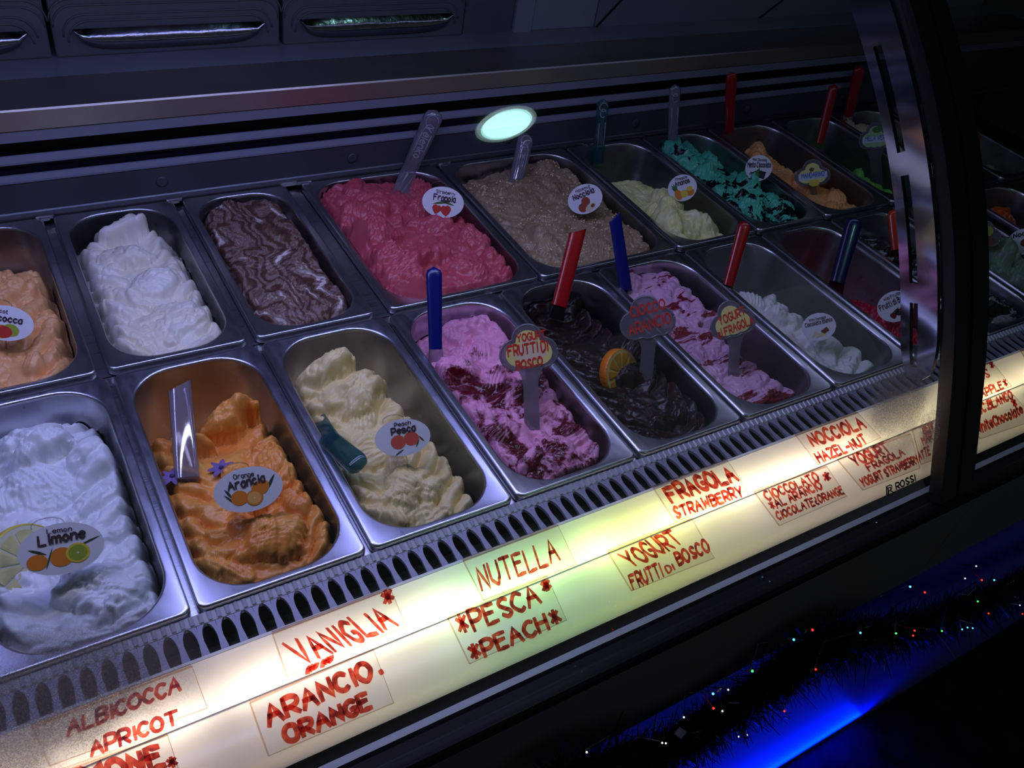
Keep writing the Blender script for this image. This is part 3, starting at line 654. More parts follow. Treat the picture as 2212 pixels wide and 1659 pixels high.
pan('berry', *fr(2), 'front', 'steel pan of pink yogurt gelato rippled with dark berry sauce', G['berry'], None, 241,
    fill=lambda u, v: -.014 - .02 * sstep(.3, .8, v) * sstep(.6, -.4, u) - .018 * sstep(.78, 1, u), ridge=(.005, 26, .6, .45, 0), lumps=26, lump_r=(.014, .03), lump_h=(.006, .014), rough=.005, fine=.0016)
pan('dark', *fr(3), 'front', 'steel pan of dark chocolate gelato topped with an orange slice', G['dark'], None, 251,
    fill=lambda u, v: -.020 - .022 * sstep(.2, .5, v) + .02 * sstep(.8, 1, v) - .025 * sstep(.72, 1, u), ridge=(.010, 36, .9, .15, -.1), lumps=10, lump_h=(.006, .014), rough=.005, fine=.0010, crease=.0015, lump_ok=lambda u, v: v < .4)
pan('yogstraw', *fr(4), 'front', 'steel pan of pale pink yogurt gelato with red streaks and a bare right side', G['yogstraw'], None, 263,
    fill=lambda u, v: -.016 - .09 * sstep(.0, .22, u - np.where(v > .15, .62, .12 - .38 * v)), lumps=14, rough=.005, ridge=(.005, 34, .4, .2, -.5), lump_ok=lambda u, v: u < .05 - .38 * v)
pan('whitechoc', *fr(5), 'front', 'steel pan of ridged white chocolate gelato with a grey bare right side', G['whitechoc'], None, 271,
    fill=lambda u, v: -.018 - .09 * sstep(.0, .30, u - (.02 - .42 * v)) - .05 * sstep(.2, .5, v) * sstep(-.75, -.3, u), ridge=(.011, 34, .5, .05, -.6), lumps=6, rough=.004, lump_ok=lambda u, v: u < -.1 - .42 * v)
pan('sorbet', *fr(6), 'front', 'steel pan of red berry sorbet nearly scooped out', G['sorbet'], None, 281,
    fill=lambda u, v: -.104 + .075 * sstep(.15, -.15, v + .25 * u) * sstep(.30, -.1, u + .5 * v), lumps=16, rough=.006, ridge=(.006, 30, .5, .1, -.5), lump_ok=lambda u, v: v < 0 and u < -.1 - .5 * v)
pan('darkwhite', *fr(7), 'front', 'steel pan of dark gelato with white sprinkles partly behind the black glass joint', G['darkwhite'], None, 293,
    fill=lambda u, v: -.03 - .02 * v, lumps=10, rough=.006)
pan('pistachio', *fr(8), 'front', 'steel pan of greyish green gelato right of the black glass joint', G['pistachio'], None, 307,
    fill=lambda u, v: -.030 - .05 * sstep(.4, .8, u) - .03 * sstep(.2, .7, v), lumps=22, lump_r=(.022, .04), lump_h=(.015, .028), rough=.005, grooves=.2)
pan('carrot', 1.640, 1.812, 'front', 'steel pan of deep orange sorbet in smooth scoops at the right edge', G['carrot'], None, 311,
    fill=lambda u, v: -.075 + 0 * u, lumps=0, rough=.003, blobs=[(-.02, .09, .06, .7, 60, .055, 0), (.01, .0, .06, .7, 80, .05, 0), (-.01, -.09, .055, .8, 70, .05, 0)])

# steel dividers between neighbouring pans
def divider(xa, xb, y0, y1):
    s_ = MB(); s_.box(xa - .006, xb + .006, y0, y1, -.024, -.0125); s_.build('pan_divider', M['steel_bar'], case)
xs_ = [(-.190, -.014), (-.001, .166), (.179, .343), (.368, .615), (.620, .890), (.895, 1.077), (1.081, 1.253), (1.258, 1.442), (1.446, 1.622), (1.627, 1.803), (1.812, 1.988)]
for a_, b_ in zip(xs_[:-1], xs_[1:]): divider(a_[1], b_[0], .007, .3645)
for k in range(-1, 8): divider(fr(k)[1], fr(k + 1)[0], -.3625, -.007)
# little brackets at the pan joints on the back ledge
for q in ((97, 470), (372, 424), (650, 385), (950, 345), (1260, 305)):
    c = pz(*q, -.002); s_ = MB(); s_.box(c[0] - .012, c[0] + .012, .3605, .367, -.004, .0025); s_.box(c[0] - .006, c[0] + .006, .356, .361, -.004, .0012); bevel(s_.build('pan_clip', M['steel_bar'], case), .001)

# chopped nuts on the hazelnut gelato
nm = prin('chopped nut', C_(214, 190, 150), .6)
o, cx, cy, hf, inn = PANS['hazelnut']; mb = MB(); rs = np.random.RandomState(5)
for i in range(900):
    u, v = rs.uniform(-.85, .85) * inn[0], rs.uniform(-.9, .85) * inn[1]
    if vnoise(np.array(u * 40.), np.array(v * 40.), 9) < .42: continue
    s = rs.uniform(.0012, .0026); z = hf(u, v) + s * .3; q = rs.uniform(-1, 1, (6, 3)) * .35 * s
    mb.add([(u + s + q[0][0], v + q[0][1], z + q[0][2]), (u - s, v + q[1][1], z), (u + q[2][0], v + s, z), (u, v - s + q[3][1], z), (u, v, z + s), (u, v, z - s)],
           [(0, 2, 4), (2, 1, 4), (1, 3, 4), (3, 0, 4), (2, 0, 5), (1, 2, 5), (3, 1, 5), (0, 3, 5)])
nt_ = mb.build('chopped_nuts', nm, o); nt_.matrix_parent_inverse = Matrix.Identity(4); nt_['kind'] = 'stuff'

# ------------------------------------------------------------------ lettering
GL = dict(A='023962 1555', B='0902 093958573606 3655533202', C='5839180605133253', D='02093957543202', E='59090252 0646', F='690902 0646', G='58391806051332535535', H='0902 5952 0656', I='1912',
 L='090252', M='0209356962', N='02095259', O='3918060513325365665839', P='0209 093958563505', R='0209 093958563505 2552', S='583918173554533213', T='0969 3932', U='09041332435459', V='093269',
 W='0912375269', X='0962 0269', Y='093532 6935', Z='09690262', K='0902 590652',
 a='46270504123244 4742', b='0902 062746443203', c='462705042243', d='4942 462706032243', e='0545462705042243', f='39291812 0636', g='462706032243 47412001', h='0902 05274642', i='1712 1918',
 k='0902 4705 1542', l='1912', m='0702 06173632 36576662', n='0702 05274642', o='27050422444527', p='0700 062746432203', r='0702 052747', s='4627060544432203', t='19132232 0737', u='07032243 4742', w='0712263247', y='0723 4710', z='07470242')
GL['*'] = '3339 1458 5418'; GL['-'] = '0545'; GL['&'] = '3948271517 0415 4213'; GL['&'] = '2938261505132242'; GL['.'] = '2223'; GL['~'] = '022723474367'; GL['J'] = '5954331204'
SHARP = set('AEFHILMNTVWXYZK*-kwzv')
def strokes(text, wob=.25, seed=0):
    rs = np.random.RandomState(seed); x = 0; out = []
    for ch in text:
        if ch == ' ': x += 3.2; continue
        mxx = 0; dy = rs.uniform(-.3, .3) * wob; sc_ = 1 + rs.uniform(-.08, .08) * wob
        for st in GL[ch].split():
            pts = [(int(st[i]), int(st[i + 1]) - 2) for i in range(0, len(st), 2)]; mxx = max(mxx, max(p_[0] for p_ in pts))
            pts = [np.array([x + p_[0] + rs.uniform(-.3, .3) * wob, (p_[1] + dy + rs.uniform(-.3, .3) * wob) * sc_]) for p_ in pts]
            out.append((pts, ch not in SHARP))
        x += mxx + 2.0
    return out, max(x - 2.0, 1)
def smooth_line(p, curve):
    if len(p) < 3 or not curve: 
        q = []
        for a, c in zip(p[:-1], p[1:]): q += [a + (c - a) * t for t in (0, .5)]
        return q + [p[-1]]
    q = []; closed = np.linalg.norm(p[0] - p[-1]) < .9
    for i in range(len(p) - 1):
        p0 = p[i - 1] if i > 0 else (p[-2] if closed else p[0]); p3 = p[i + 2] if i + 2 < len(p) else (p[1] if closed else p[-1])
        for t in (0, .25, .5, .75):
            q.append(.5 * (2 * p[i] + (p[i + 1] - p0) * t + (2 * p0 - 5 * p[i] + 4 * p[i + 1] - p3) * t * t + (3 * p[i] - p0 - 3 * p[i + 1] + p3) * t ** 3))
    return q + [p[-1]]
def ribbon(mb, pts, w, fn, mi=0, zo=0.0):
    """pts in glyph units -> quads; fn maps (x, y, lift) to a place"""
    n = len(pts); v = []
    for i, q in enumerate(pts):
        t = pts[min(i + 1, n - 1)] - pts[max(i - 1, 0)]; t = t / (np.linalg.norm(t) + 1e-9); nn = np.array([-t[1], t[0]]) * w
        if i in (0, n - 1): q = q + t * (-w * .6 if i == 0 else w * .6); nn = nn * .75
        v += [fn(q[0] + nn[0], q[1] + nn[1], zo), fn(q[0] - nn[0], q[1] - nn[1], zo)]
    mb.add(v, [(2 * i, 2 * i + 1, 2 * i + 3, 2 * i + 2) for i in range(n - 1)], mi)
def write(mb, text, A, B_, T, w=.75, wob=.6, seed=0, lift=(0, 0, 1), mi=0, dz=.0004):
    """baseline A->B (places), T is the top of the first letter"""
    A, B_, T = (np.array(q, float) for q in (A, B_, T)); st, W_ = strokes(text, wob, seed); lift = np.array(lift, float)
    fn = lambda x, y, z: A + (B_ - A) * (x / W_) + (T - A) * (y / 7.0) + lift * z
    for i, (p_, cv) in enumerate(st): ribbon(mb, smooth_line(p_, cv), w, fn, mi, dz + .00002 * (i % 9))

# ------------------------------------------------------------------ hand-lettered cards on the lit ledge
def marker_mat():
    m, nt, out = new_mat('red marker ink'); t = N(nt, 'ShaderNodeBsdfTransparent'); d = N(nt, 'ShaderNodeBsdfDiffuse'); tc = N(nt, 'ShaderNodeTexCoord')
    n = N(nt, 'ShaderNodeTexNoise'); n.inputs['Scale'].default_value = 120; n.inputs['Detail'].default_value = 2; nt.links.new(tc.outputs['Object'], n.inputs['Vector'])
    nt.links.new(ramp(nt, n.outputs[0], [(.36, (.30, .03, .025)), (.5, (.66, .07, .045)), (.66, (.84, .16, .09))]), t.inputs[0])
    d.inputs[0].default_value = (.55, .03, .03, 1); mx = N(nt, 'ShaderNodeMixShader'); mx.inputs[0].default_value = .10
    nt.links.new(t.outputs[0], mx.inputs[1]); nt.links.new(d.outputs[0], mx.inputs[2]); nt.links.new(mx.outputs[0], out.inputs[0]); return m
M['ink'] = marker_mat()
M['card'] = clear('clear plastic card', (.97, .97, .965), 1.45, .05, 1.0)
M['card_edge'] = clear('card edge', (.88, .76, .68), 1.45, .1)
def upz(Y0):   # height of the upper ledge at a line Y0
    t = (Y0 + .4155) / (-.4720 + .4155); return ZU0 + (ZU1 - ZU0) * t
def loz(Y0):
    t = (Y0 + .4690) / (-.5215 + .4690); return ZL0 + (ZL1 - ZL0) * t
def on_ledge(q, band, up=0.0):
    p0 = pz(q[0], q[1], 0); z = (upz if band == 'u' else loz)(p0[1]) + .0012 + up
    return pz(q[0], q[1], z)
def card(band, TL, TR, BL, BR, lines, label, seed=1, hook=True):
    c = [on_ledge(q, band) for q in (TL, TR, BR, BL)]
    o = empty('flavour_card', sum(c) / 4, label, 'sign card', 'hand-lettered cards on the %s ledge' % ('upper' if band == 'u' else 'lower'))
    up = np.cross(c[3] - c[0], c[1] - c[0]); up /= np.linalg.norm(up)
    if up[2] < 0: up = -up
    bk = (c[0] - c[3]) / np.linalg.norm(c[0] - c[3])
    v = c + [q + up * .0007 for q in c]
    link_mesh('sheet', v, [(0, 1, 2, 3), (7, 6, 5, 4), (0, 4, 5, 1), (1, 5, 6, 2), (2, 6, 7, 3), (3, 7, 4, 0)], M['card'], o)
    e = MB()
    for a, c2, w in ((c[0], c[3], .0008), (c[1], c[2], .0004), (c[3], c[2], .0005), (c[0], c[1], .0009)):
        e.tube([a + up * .0006, c2 + up * .0006], w, 6)
    if hook:
        h = [c[0], c[1], c[1] + bk * .0035 - up * .001, c[0] + bk * .0035 - up * .001, c[0] + bk * .0045 - up * .006, c[1] + bk * .0045 - up * .006]
        e.add([q + up * .0007 for q in h], [(0, 1, 2, 3), (3, 2, 5, 4)])
    e.build('edge', M['card_edge'], o)
    l = MB()
    for i, (txt, a, b_, t, *w) in enumerate(lines):
        write(l, txt, on_ledge(a, band, .0008), on_ledge(b_, band, .0008), on_ledge(t, band, .0008), w[0] * 1.45 if w else 1.0, .75, seed + i, up)
    if l.v: l.build('lettering', M['ink'], o)
    return o
def S0(x, y): return (x / 2.989, 1200 + y / 2.989)
def S1(x, y): return (560 + x / 2.962, 1080 + y / 2.962)
def S2(x, y): return (1200 + x / 2.962, 860 + y / 2.962)
def S3(x, y): return (1660 + x / 3.949, 700 + y / 3.949)
def S4(x, y): return (1900 + x / 4.147, 700 + y / 4.147)
card('u', (70, 1572), (415, 1440), (108, 1655), (448, 1530),
     [('ALBICOCCA', S0(440, 1165), S0(1165, 868), S0(435, 1075), .75), ('APRICOT', S0(590, 1300), S0(1150, 1085), S0(580, 1212), .75)],
     'clear card lettered in red for apricot, leftmost on the upper lit ledge', 3)
card('u', S1(85, 860), S1(840, 572), S1(180, 1135), S1(940, 810),
     [('VANIGLiA', S1(280, 1050), S1(880, 800), S1(165, 930), .62), ('*', S1(800, 690), S1(865, 655), S1(770, 605), .8), ('~~', S1(310, 1110), S1(475, 1035), S1(290, 1065), 1.1)],
     'clear card reading VANIGLIA in red with a red star, left of the green glow', 5)
card('u', S1(1305, 392), S1(1910, 165), S1(1435, 645), S1(2030, 415),
     [('NUTELLA', S1(1425, 575), S1(1925, 385), S1(1385, 440), .5)], 'clear card with one word in thin red capitals on the yellow-green upper ledge', 7)
card('u', S2(625, 578), S2(1100, 402), S2(765, 795), S2(1225, 590),
     [('FRAGOLA', S2(745, 665), S2(1165, 520), S2(685, 580), .85), ('STRAWBERRY', S2(770, 770), S2(1205, 625), S2(745, 705), .75)], 'clear card reading FRAGOLA STRAWBERRY in red on the upper ledge', 11)
card('u', S2(1535, 240), S2(1932, 95), S2(1680, 430), S2(2080, 255),
     [('NOCCIOLA', S2(1650, 310), S2(1985, 185), S2(1605, 240), .75), ('HAZEL-NUT', S2(1690, 415), S2(2000, 290), S2(1655, 360), .8)], 'clear card reading NOCCIOLA HAZEL-NUT in red on the upper ledge beside the fogged glass', 13)
card('l', (60, 1695), (362, 1588), (90, 1800), (392, 1680),
     [('LIMONE', (130, 1715), S0(1060, 1360), (118, 1672), .9), ('*', S0(1085, 1385), S0(1145, 1365), S0(1065, 1320), .9)], 'clear card whose red word is cut off at the bottom left corner', 17)
card('l', S1(-60, 1300), S1(730, 958), S1(60, 1640), S1(860, 1300),
     [('ARANCIO.', S1(65, 1440), S1(785, 1115), S1(25, 1330), .8), ('ORANGE', S1(180, 1560), S1(715, 1330), S1(150, 1465), .95)], 'clear card reading ARANCIO ORANGE in red on the lower ledge', 19)
card('l', S1(1205, 758), S1(1840, 490), S1(1345, 1050), S1(1965, 770),
     [('*PESCA', S1(1285, 875), S1(1800, 655), S1(1240, 760), .62), ('*', S1(1815, 600), S1(1865, 578), S1(1795, 535), 1.1), ('*PEACH*', S1(1360, 1040), S1(1935, 790), S1(1325, 945), .75)],
     'clear card reading PESCA PEACH in red with red stars on the lower ledge', 23)
card('l', S2(335, 988), S2(870, 772), S2(485, 1235), S2(1015, 1025),
     [('YOGURT', S2(490, 1085), S2(815, 925), S2(405, 1003), .62), ('FRUTTI', S2(495, 1222), S2(690, 1138), S2(465, 1140), .75), ('DI', S2(718, 1118), S2(762, 1098), S2(700, 1082), .75), ('BOSCO', S2(790, 1072), S2(990, 975), S2(758, 1000), .75)],
     'clear card reading YOGURT FRUTTI DI BOSCO in red on the greenish lower ledge', 29)
card('l', S2(1270, 602), S2(1735, 440), S2(1430, 818), S2(1860, 630),
     [('CIOCCOLATO', S2(1355, 655), S2(1690, 525), S2(1325, 605), .75), ('*', S2(1725, 545), S2(1765, 530), S2(1700, 490), .75), ('*AL ARANCIO', S2(1385, 718), S2(1710, 580), S2(1355, 670), .8), ('CIOCOLATE&ORANGE', S2(1425, 780), S2(1845, 610), S2(1405, 735), .85)],
     'clear card reading CIOCCOLATO AL ARANCIO with a red star on the lower ledge', 31)
card('l', S3(585, 1158), S3(1210, 940), S3(805, 1420), S3(1290, 1230),
     [('YOGURT', S3(745, 1215), S3(1040, 1085), S3(685, 1140), .8), ('FRAGOLA', S3(860, 1255), S3(1165, 1115), S3(825, 1205), .85), ('YOGURT STRAWBERRY', S3(805, 1390), S3(1290, 1180), S3(775, 1330), .95)],
     'clear card reading YOGURT FRAGOLA in red on the lower ledge by the glass joint', 37)
card('l', S3(1225, 905), S3(1560, 790), S3(1300, 1200), S3(1640, 1080),
     [('GUY', S3(1330, 945), S3(1415, 905), S3(1310, 885), .9), ('MAR', S3(1320, 1030), S3(1400, 985), S3(1300, 970), .9), ('ATTE', S3(1285, 1165), S3(1380, 1110), S3(1270, 1100), .9)],
     'clear card with red words mostly hidden behind the black glass joint', 41)
card('u', S4(640, 480), S4(1010, 345), S4(760, 720), S4(1180, 560),
     [('ANANAS', S4(690, 578), S4(985, 475), S4(665, 508), .6), ('*', S4(1000, 410), S4(1030, 395), S4(975, 350), .8), ('PINE-APPLE*', S4(740, 735), S4(1150, 560), S4(715, 670), .7)],
     'clear card reading APPLE in red, right of the black glass joint', 43)
card('l', S4(690, 790), S4(1200, 640), S4(900, 1030), S4(1400, 860),
     [('CIOCC.BLANCO', S4(795, 850), S4(1195, 665), S4(770, 780), .85), ('*', S4(1200, 750), S4(1235, 735), S4(1170, 690), .95), ('WhiteChocolate', S4(880, 985), S4(1285, 795), S4(855, 910), .85)],
     'clear card reading White Chocolate in red, right of the black glass joint', 47)
card('u', S4(1265, 245), S4(1700, 90), S4(1390, 480), S4(1820, 330), [],
     'clear card on the upper ledge cut off by the right edge', 53)
# printed maker's mark on the lower front glass
bm = MB()
def gl_pt(q):
    h = ghit(*q); return h + np.array([0, -.0008, .0004])
b0, b1, b2 = gl_pt(S4(145, 1480)), gl_pt(S4(315, 1400)), gl_pt(S4(135, 1425))
write(bm, 'ROSSI', b0, b1, b2, .95, .05, 2, (0, -.6, .3), 0, .0002)
q0, q1, q2 = gl_pt(S4(65, 1535)), gl_pt(S4(120, 1510)), gl_pt(S4(52, 1455))
fnb = lambda x, y, z: q0 + (q1 - q0) * x + (q2 - q0) * y
bm.add([fnb(*t, 0) for t in ((-.2, 0), (-.02, 0), (.16, 1.08), (-.02, 1.08))], [(0, 1, 2, 3)])
for off, wd_ in ((0, .07), (.22, .07)):
    ribbon(bm, smooth_line([np.array(t) for t in ((.12 + off * .4, .0), (.2 + off * .4, .5 - off), (.22 + off * .3, .95 - off), (.75 - off * .6, .95 - off), (.9 - off, .7), (.7 - off * .6, .45), (.4, .42)) if t[1] >= 0], True), wd_, fnb)
ribbon(bm, [np.array((.5, .42)), np.array((.8, .2)), np.array((1.05, -.02))], .07, fnb)
bm.build('maker_mark', prin('black print', (.012, .012, .012), .5), case)
# ------------------------------------------------------------------ spatulas
def spat_mat(name, col): return prin(name, col, .28, 0, None, None, .5, .3)
M['red_pl'] = spat_mat('red plastic', C_(158, 18, 20)); M['blue_pl'] = spat_mat('blue plastic', C_(16, 24, 104)); M['navy_pl'] = spat_mat('dark blue plastic', C_(24, 24, 72))
M['clear_pl'] = clear('clear plastic', (.78, .78, .84), 1.5, .05, 2.4, .42, (.56, .54, .62)); M['teal_pl'] = clear('teal clear plastic', (.46, .72, .76), 1.5, .05, 1.8, .24, (.12, .36, .40))
M['teal_dark'] = clear('dark teal clear plastic', (.30, .52, .56), 1.5, .05, 1.5, .35, (.05, .20, .24))
M['orange_pl'] = spat_mat('orange red plastic', C_(200, 60, 24))
def at_z(q, z): return pz(q[0], q[1], z)
def spatula(bot, top, zb, dy, w, mat, label, style='solid', blade_to=None, blade_mat=None, print_=None):
    """handle from its lower end (pixel bot at height zb) to its tip (pixel top, dy further back)"""
    A = at_z(bot, zb); B_ = py(top[0], top[1], min(A[1] + dy, .350)); ax = (B_ - A); L = np.linalg.norm(ax); ax /= L
    vw = CP - (A + B_) / 2; vw[0] *= .5; vw /= np.linalg.norm(vw); side = np.cross(ax, vw); side /= np.linalg.norm(side); nrm = np.cross(side, ax)
    o = empty('gelato_spatula', A, label, 'spatula', 'ice cream spatulas')
    mb = MB(); nseg, n = 22, 16; v = []
    for i in range(nseg + 1):
        t = i / nseg; s_ = t * L
        if style == 'cut': wk = 1.0; tk = 1.0
        else: wk = (.80 + .20 * t); tk = 1.0
        endc = max(0.0, (s_ - (L - w / 2)) / (w / 2)); r_ = math.sqrt(max(0.0, 1 - min(1, endc) ** 2)) if style != 'cut' else 1.0
        wk *= max(r_, .02); tk *= max(.35 * (1 - r_) * 0 + r_, .02)
        for k in range(n):
            a = 2 * math.pi * k / n; ca, sa = math.cos(a), math.sin(a)
            e = .75; cx_ = math.copysign(abs(ca) ** e, ca); sy_ = math.copysign(abs(sa) ** e, sa)
            cut = (ca * .35 * w if style == 'cut' and i == nseg else 0)
            v.append(A + ax * (s_ + cut) + side * cx_ * w / 2 * wk + nrm * sy_ * w * .27 * tk)
    f = [(i * n + k, i * n + (k + 1) % n, (i + 1) * n + (k + 1) % n, (i + 1) * n + k) for i in range(nseg) for k in range(n)] + [tuple(range(n))[::-1], tuple(range(nseg * n, nseg * n + n))]
    mb.add(v, f); h = mb.build('handle', mat, o, True); h.modifiers.new('es', 'EDGE_SPLIT').split_angle = .8
    # blade into the gelato
    if blade_to is None: C2 = A - ax * .055
    else: C2 = at_z(blade_to[:2], blade_to[2])
    d = C2 - A; l2 = np.linalg.norm(d); d /= l2; b = MB(); v = []
    for i in range(7):
        t = i / 6; ww = w * (.40 + .12 * t) * (1 if style != 'wide' else 1.25)
        for sx, sz in ((-1, -1), (1, -1), (1, 1), (-1, 1)): v.append(A + ax * .004 + d * l2 * t + side * sx * ww + nrm * sz * w * (.14 - .08 * t))
    f = [(i * 4 + k, i * 4 + (k + 1) % 4, i * 4 + 4 + (k + 1) % 4, i * 4 + 4 + k) for i in range(6) for k in range(4)] + [(3, 2, 1, 0), (24, 25, 26, 27)]
    b.add(v, f); bevel(b.build('blade', blade_mat or mat, o), .0015)
    if style == 'clear':   # moulded rings near the tip
        r_ = MB()
        for q, rx in ((L - w * .55, .30), (L - w * 1.05, .22)):
            path = [A + ax * (q + w * .34 * math.sin(t)) + side * w * rx * math.cos(t) + nrm * w * .27 for t in np.linspace(.1, math.pi * 1.75, 18)]
            r_.tube(path, .0008, 5)
        path = [A + ax * (L * .22) + side * w * .25 + nrm * w * .27, A + ax * (L * .66) + side * w * .25 + nrm * w * .27]; r_.tube(path, .0007, 5)
        path = [A + ax * (L * .22) - side * w * .25 + nrm * w * .27, A + ax * (L * .66) - side * w * .25 + nrm * w * .27]; r_.tube(path, .0007, 5)
        r_.build('moulded_rib', M['rib'], o, True)
    if print_:
        l = MB(); sgn = 1
        a = A + ax * (L * .78) - side * w * .18 * 1 + nrm * w * .285; c = A + ax * (L * .28) - side * w * .18 + nrm * w * .285; t_ = a + side * w * .36
        write(l, print_, a, c, t_, .6, .05, 4, nrm, 0, .0003); l.build('lettering', M['rib'], o)
    return o
M['rib'] = prin('pale moulded edge', (.42, .42, .46), .3)
spatula((882, 372), (943, 238), -.006, .045, .034, M['clear_pl'], 'clear spatula with a raised word, leaning over the pink strawberry gelato', 'clear', print_='Yelenko', blade_mat=M['clear_pl'], blade_to=(862, 440, -.02))
spatula((1115, 390), (1138, 288), -.006, .045, .031, M['clear_pl'], 'clear spatula standing at the back of the beige hazelnut gelato, under the mirrored lamp', 'clear', blade_to=(1105, 430, -.02))
spatula((1292, 352), (1303, 214), -.030, .05, .024, M['teal_pl'], 'bluish clear spatula standing at the back of the pineapple gelato', 'clear', blade_to=(1288, 372, -.06))
spatula((1452, 318), (1458, 182), -.012, .05, .024, M['clear_pl'], 'clear spatula standing at the back of the green mint gelato', 'clear', blade_to=(1452, 342, -.03))
spatula((1575, 285), (1580, 156), -.004, .04, .024, M['red_pl'], 'red spatula standing at the back of the mandarin gelato', blade_mat=M['steel_bar'], blade_to=(1580, 310, -.05))
spatula((1770, 310), (1802, 182), -.006, .05, .021, M['red_pl'], 'red spatula leaning in the green apple gelato', blade_mat=M['steel_bar'], blade_to=(1764, 325, -.04))
spatula((1832, 250), (1858, 143), -.004, .04, .027, M['red_pl'], 'red spatula standing in the chocolate chip gelato beside the support arm', blade_mat=M['steel_bar'], blade_to=(1825, 275, -.03))
spatula((941, 755), (937, 576), -.004, .07, .0225, M['blue_pl'], 'blue spatula standing in the berry rippled yogurt gelato', blade_mat=M['steel_bar'], blade_to=(944, 800, -.03))
spatula((1208, 662), (1248, 500), .002, .06, .0235, M['red_pl'], 'red spatula with a slanted tip standing in the dark chocolate gelato', 'cut', blade_mat=M['black_plastic'], blade_to=(1200, 695, -.04))
spatula((1352, 625), (1328, 470), -.004, .06, .0195, M['blue_pl'], 'blue spatula standing in the pale pink yogurt gelato', 'cut', blade_to=(1358, 645, -.03))
spatula((1572, 618), (1611, 478), -.002, .055, .0215, M['red_pl'], 'red spatula with a glint standing in the white chocolate gelato', blade_mat=M['steel_bar'], blade_to=(1568, 640, -.05))
spatula((1808, 612), (1848, 470), .004, .06, .029, M['navy_pl'], 'dark blue spatula standing in the red berry sorbet', blade_to=(1800, 640, -.05))
spatula((1938, 540), (1931, 452), .0, .05, .026, M['orange_pl'], 'orange red spatula half hidden by the polished support arm', blade_to=(1938, 560, -.03))
spatula((2104, 350), (2106, 285), -.004, .04, .024, M['red_pl'], 'red spatula seen through the pane right of the black glass joint', blade_to=(2102, 370, -.03))
spatula((405, 1035), (388, 838), -.012, .105, .026, M['clear_pl'], 'clear spatula with a slanted tip standing in the orange gelato', 'cut', blade_to=(413, 1068, -.045), blade_mat=M['clear_pl'])
spatula((712, 950), (783, 1012), .008, at_z((783, 1012), .016)[1] - at_z((712, 950), .008)[1], .029, M['teal_dark'], 'dark teal spatula lying across the left rim of the peach gelato', 'solid', blade_to=(672, 900, -.03))

# ------------------------------------------------------------------ flavour tags
M['tag'] = prin('white printed tag', (.78, .78, .82), .45); M['tagtxt'] = prin('dark brown print', C_(58, 34, 44), .6); M['pin'] = clear('clear tag stake', (.80, .80, .80), 1.45, .08, 1.3, .06)
PC = {k: prin('print ' + k, C_(*c), .5) for k, c in dict(red=(190, 44, 30), darkred=(110, 26, 22), orange=(226, 130, 30), lightorange=(240, 176, 90), green=(60, 110, 40), leaf=(40, 70, 40), yellow=(228, 200, 60), brown=(110, 58, 34), nut=(150, 66, 40),
      cream=(226, 206, 170), black=(24, 22, 22), peach=(214, 90, 66), lime=(150, 170, 50), blue=(70, 90, 170), paleyellow=(226, 214, 130), paleblue=(190, 205, 222), palegreen=(150, 190, 130)).items()}
def oval_pts(n=48): return [(math.cos(2 * math.pi * k / n), math.sin(2 * math.pi * k / n)) for k in range(n)]
CLOUD = []
for k in range(90):   # three-lobed outline
    a = 2 * math.pi * k / 90; best = 0
    for cx_, cy_, r_ in ((0, .42, .52), (-.46, -.12, .54), (.46, -.12, .54), (0, -.15, .55)):
        bq = cx_ * math.cos(a) + cy_ * math.sin(a); dd = bq * bq - (cx_ ** 2 + cy_ ** 2 - r_ ** 2)
        if dd >= 0: best = max(best, bq + math.sqrt(dd))
    CLOUD.append((best * math.cos(a), best * math.sin(a)))
SHAPES = {'oval': oval_pts(), 'cloud': CLOUD, 'leaf': [(-1, 0), (-.5, .35), (.1, .42), (.6, .25), (1, 0), (.6, -.2), (.1, -.35), (-.5, -.3)],
          'berry': [(0, -1), (-.5, -.6), (-.85, 0), (-.8, .5), (-.35, .8), (0, .65), (.35, .8), (.8, .5), (.85, 0), (.5, -.6)], 'rect': [(-1, -1), (1, -1), (1, 1), (-1, 1)], 'tri': [(-1, -.8), (1, -.4), (.2, 1)],
          'crown': [(-.5, -1), (-1, .3), (-.5, .1), (-.6, 1), (-.1, .4), (.2, 1.1), (.4, .2), (1, .5), (.6, -1)]}
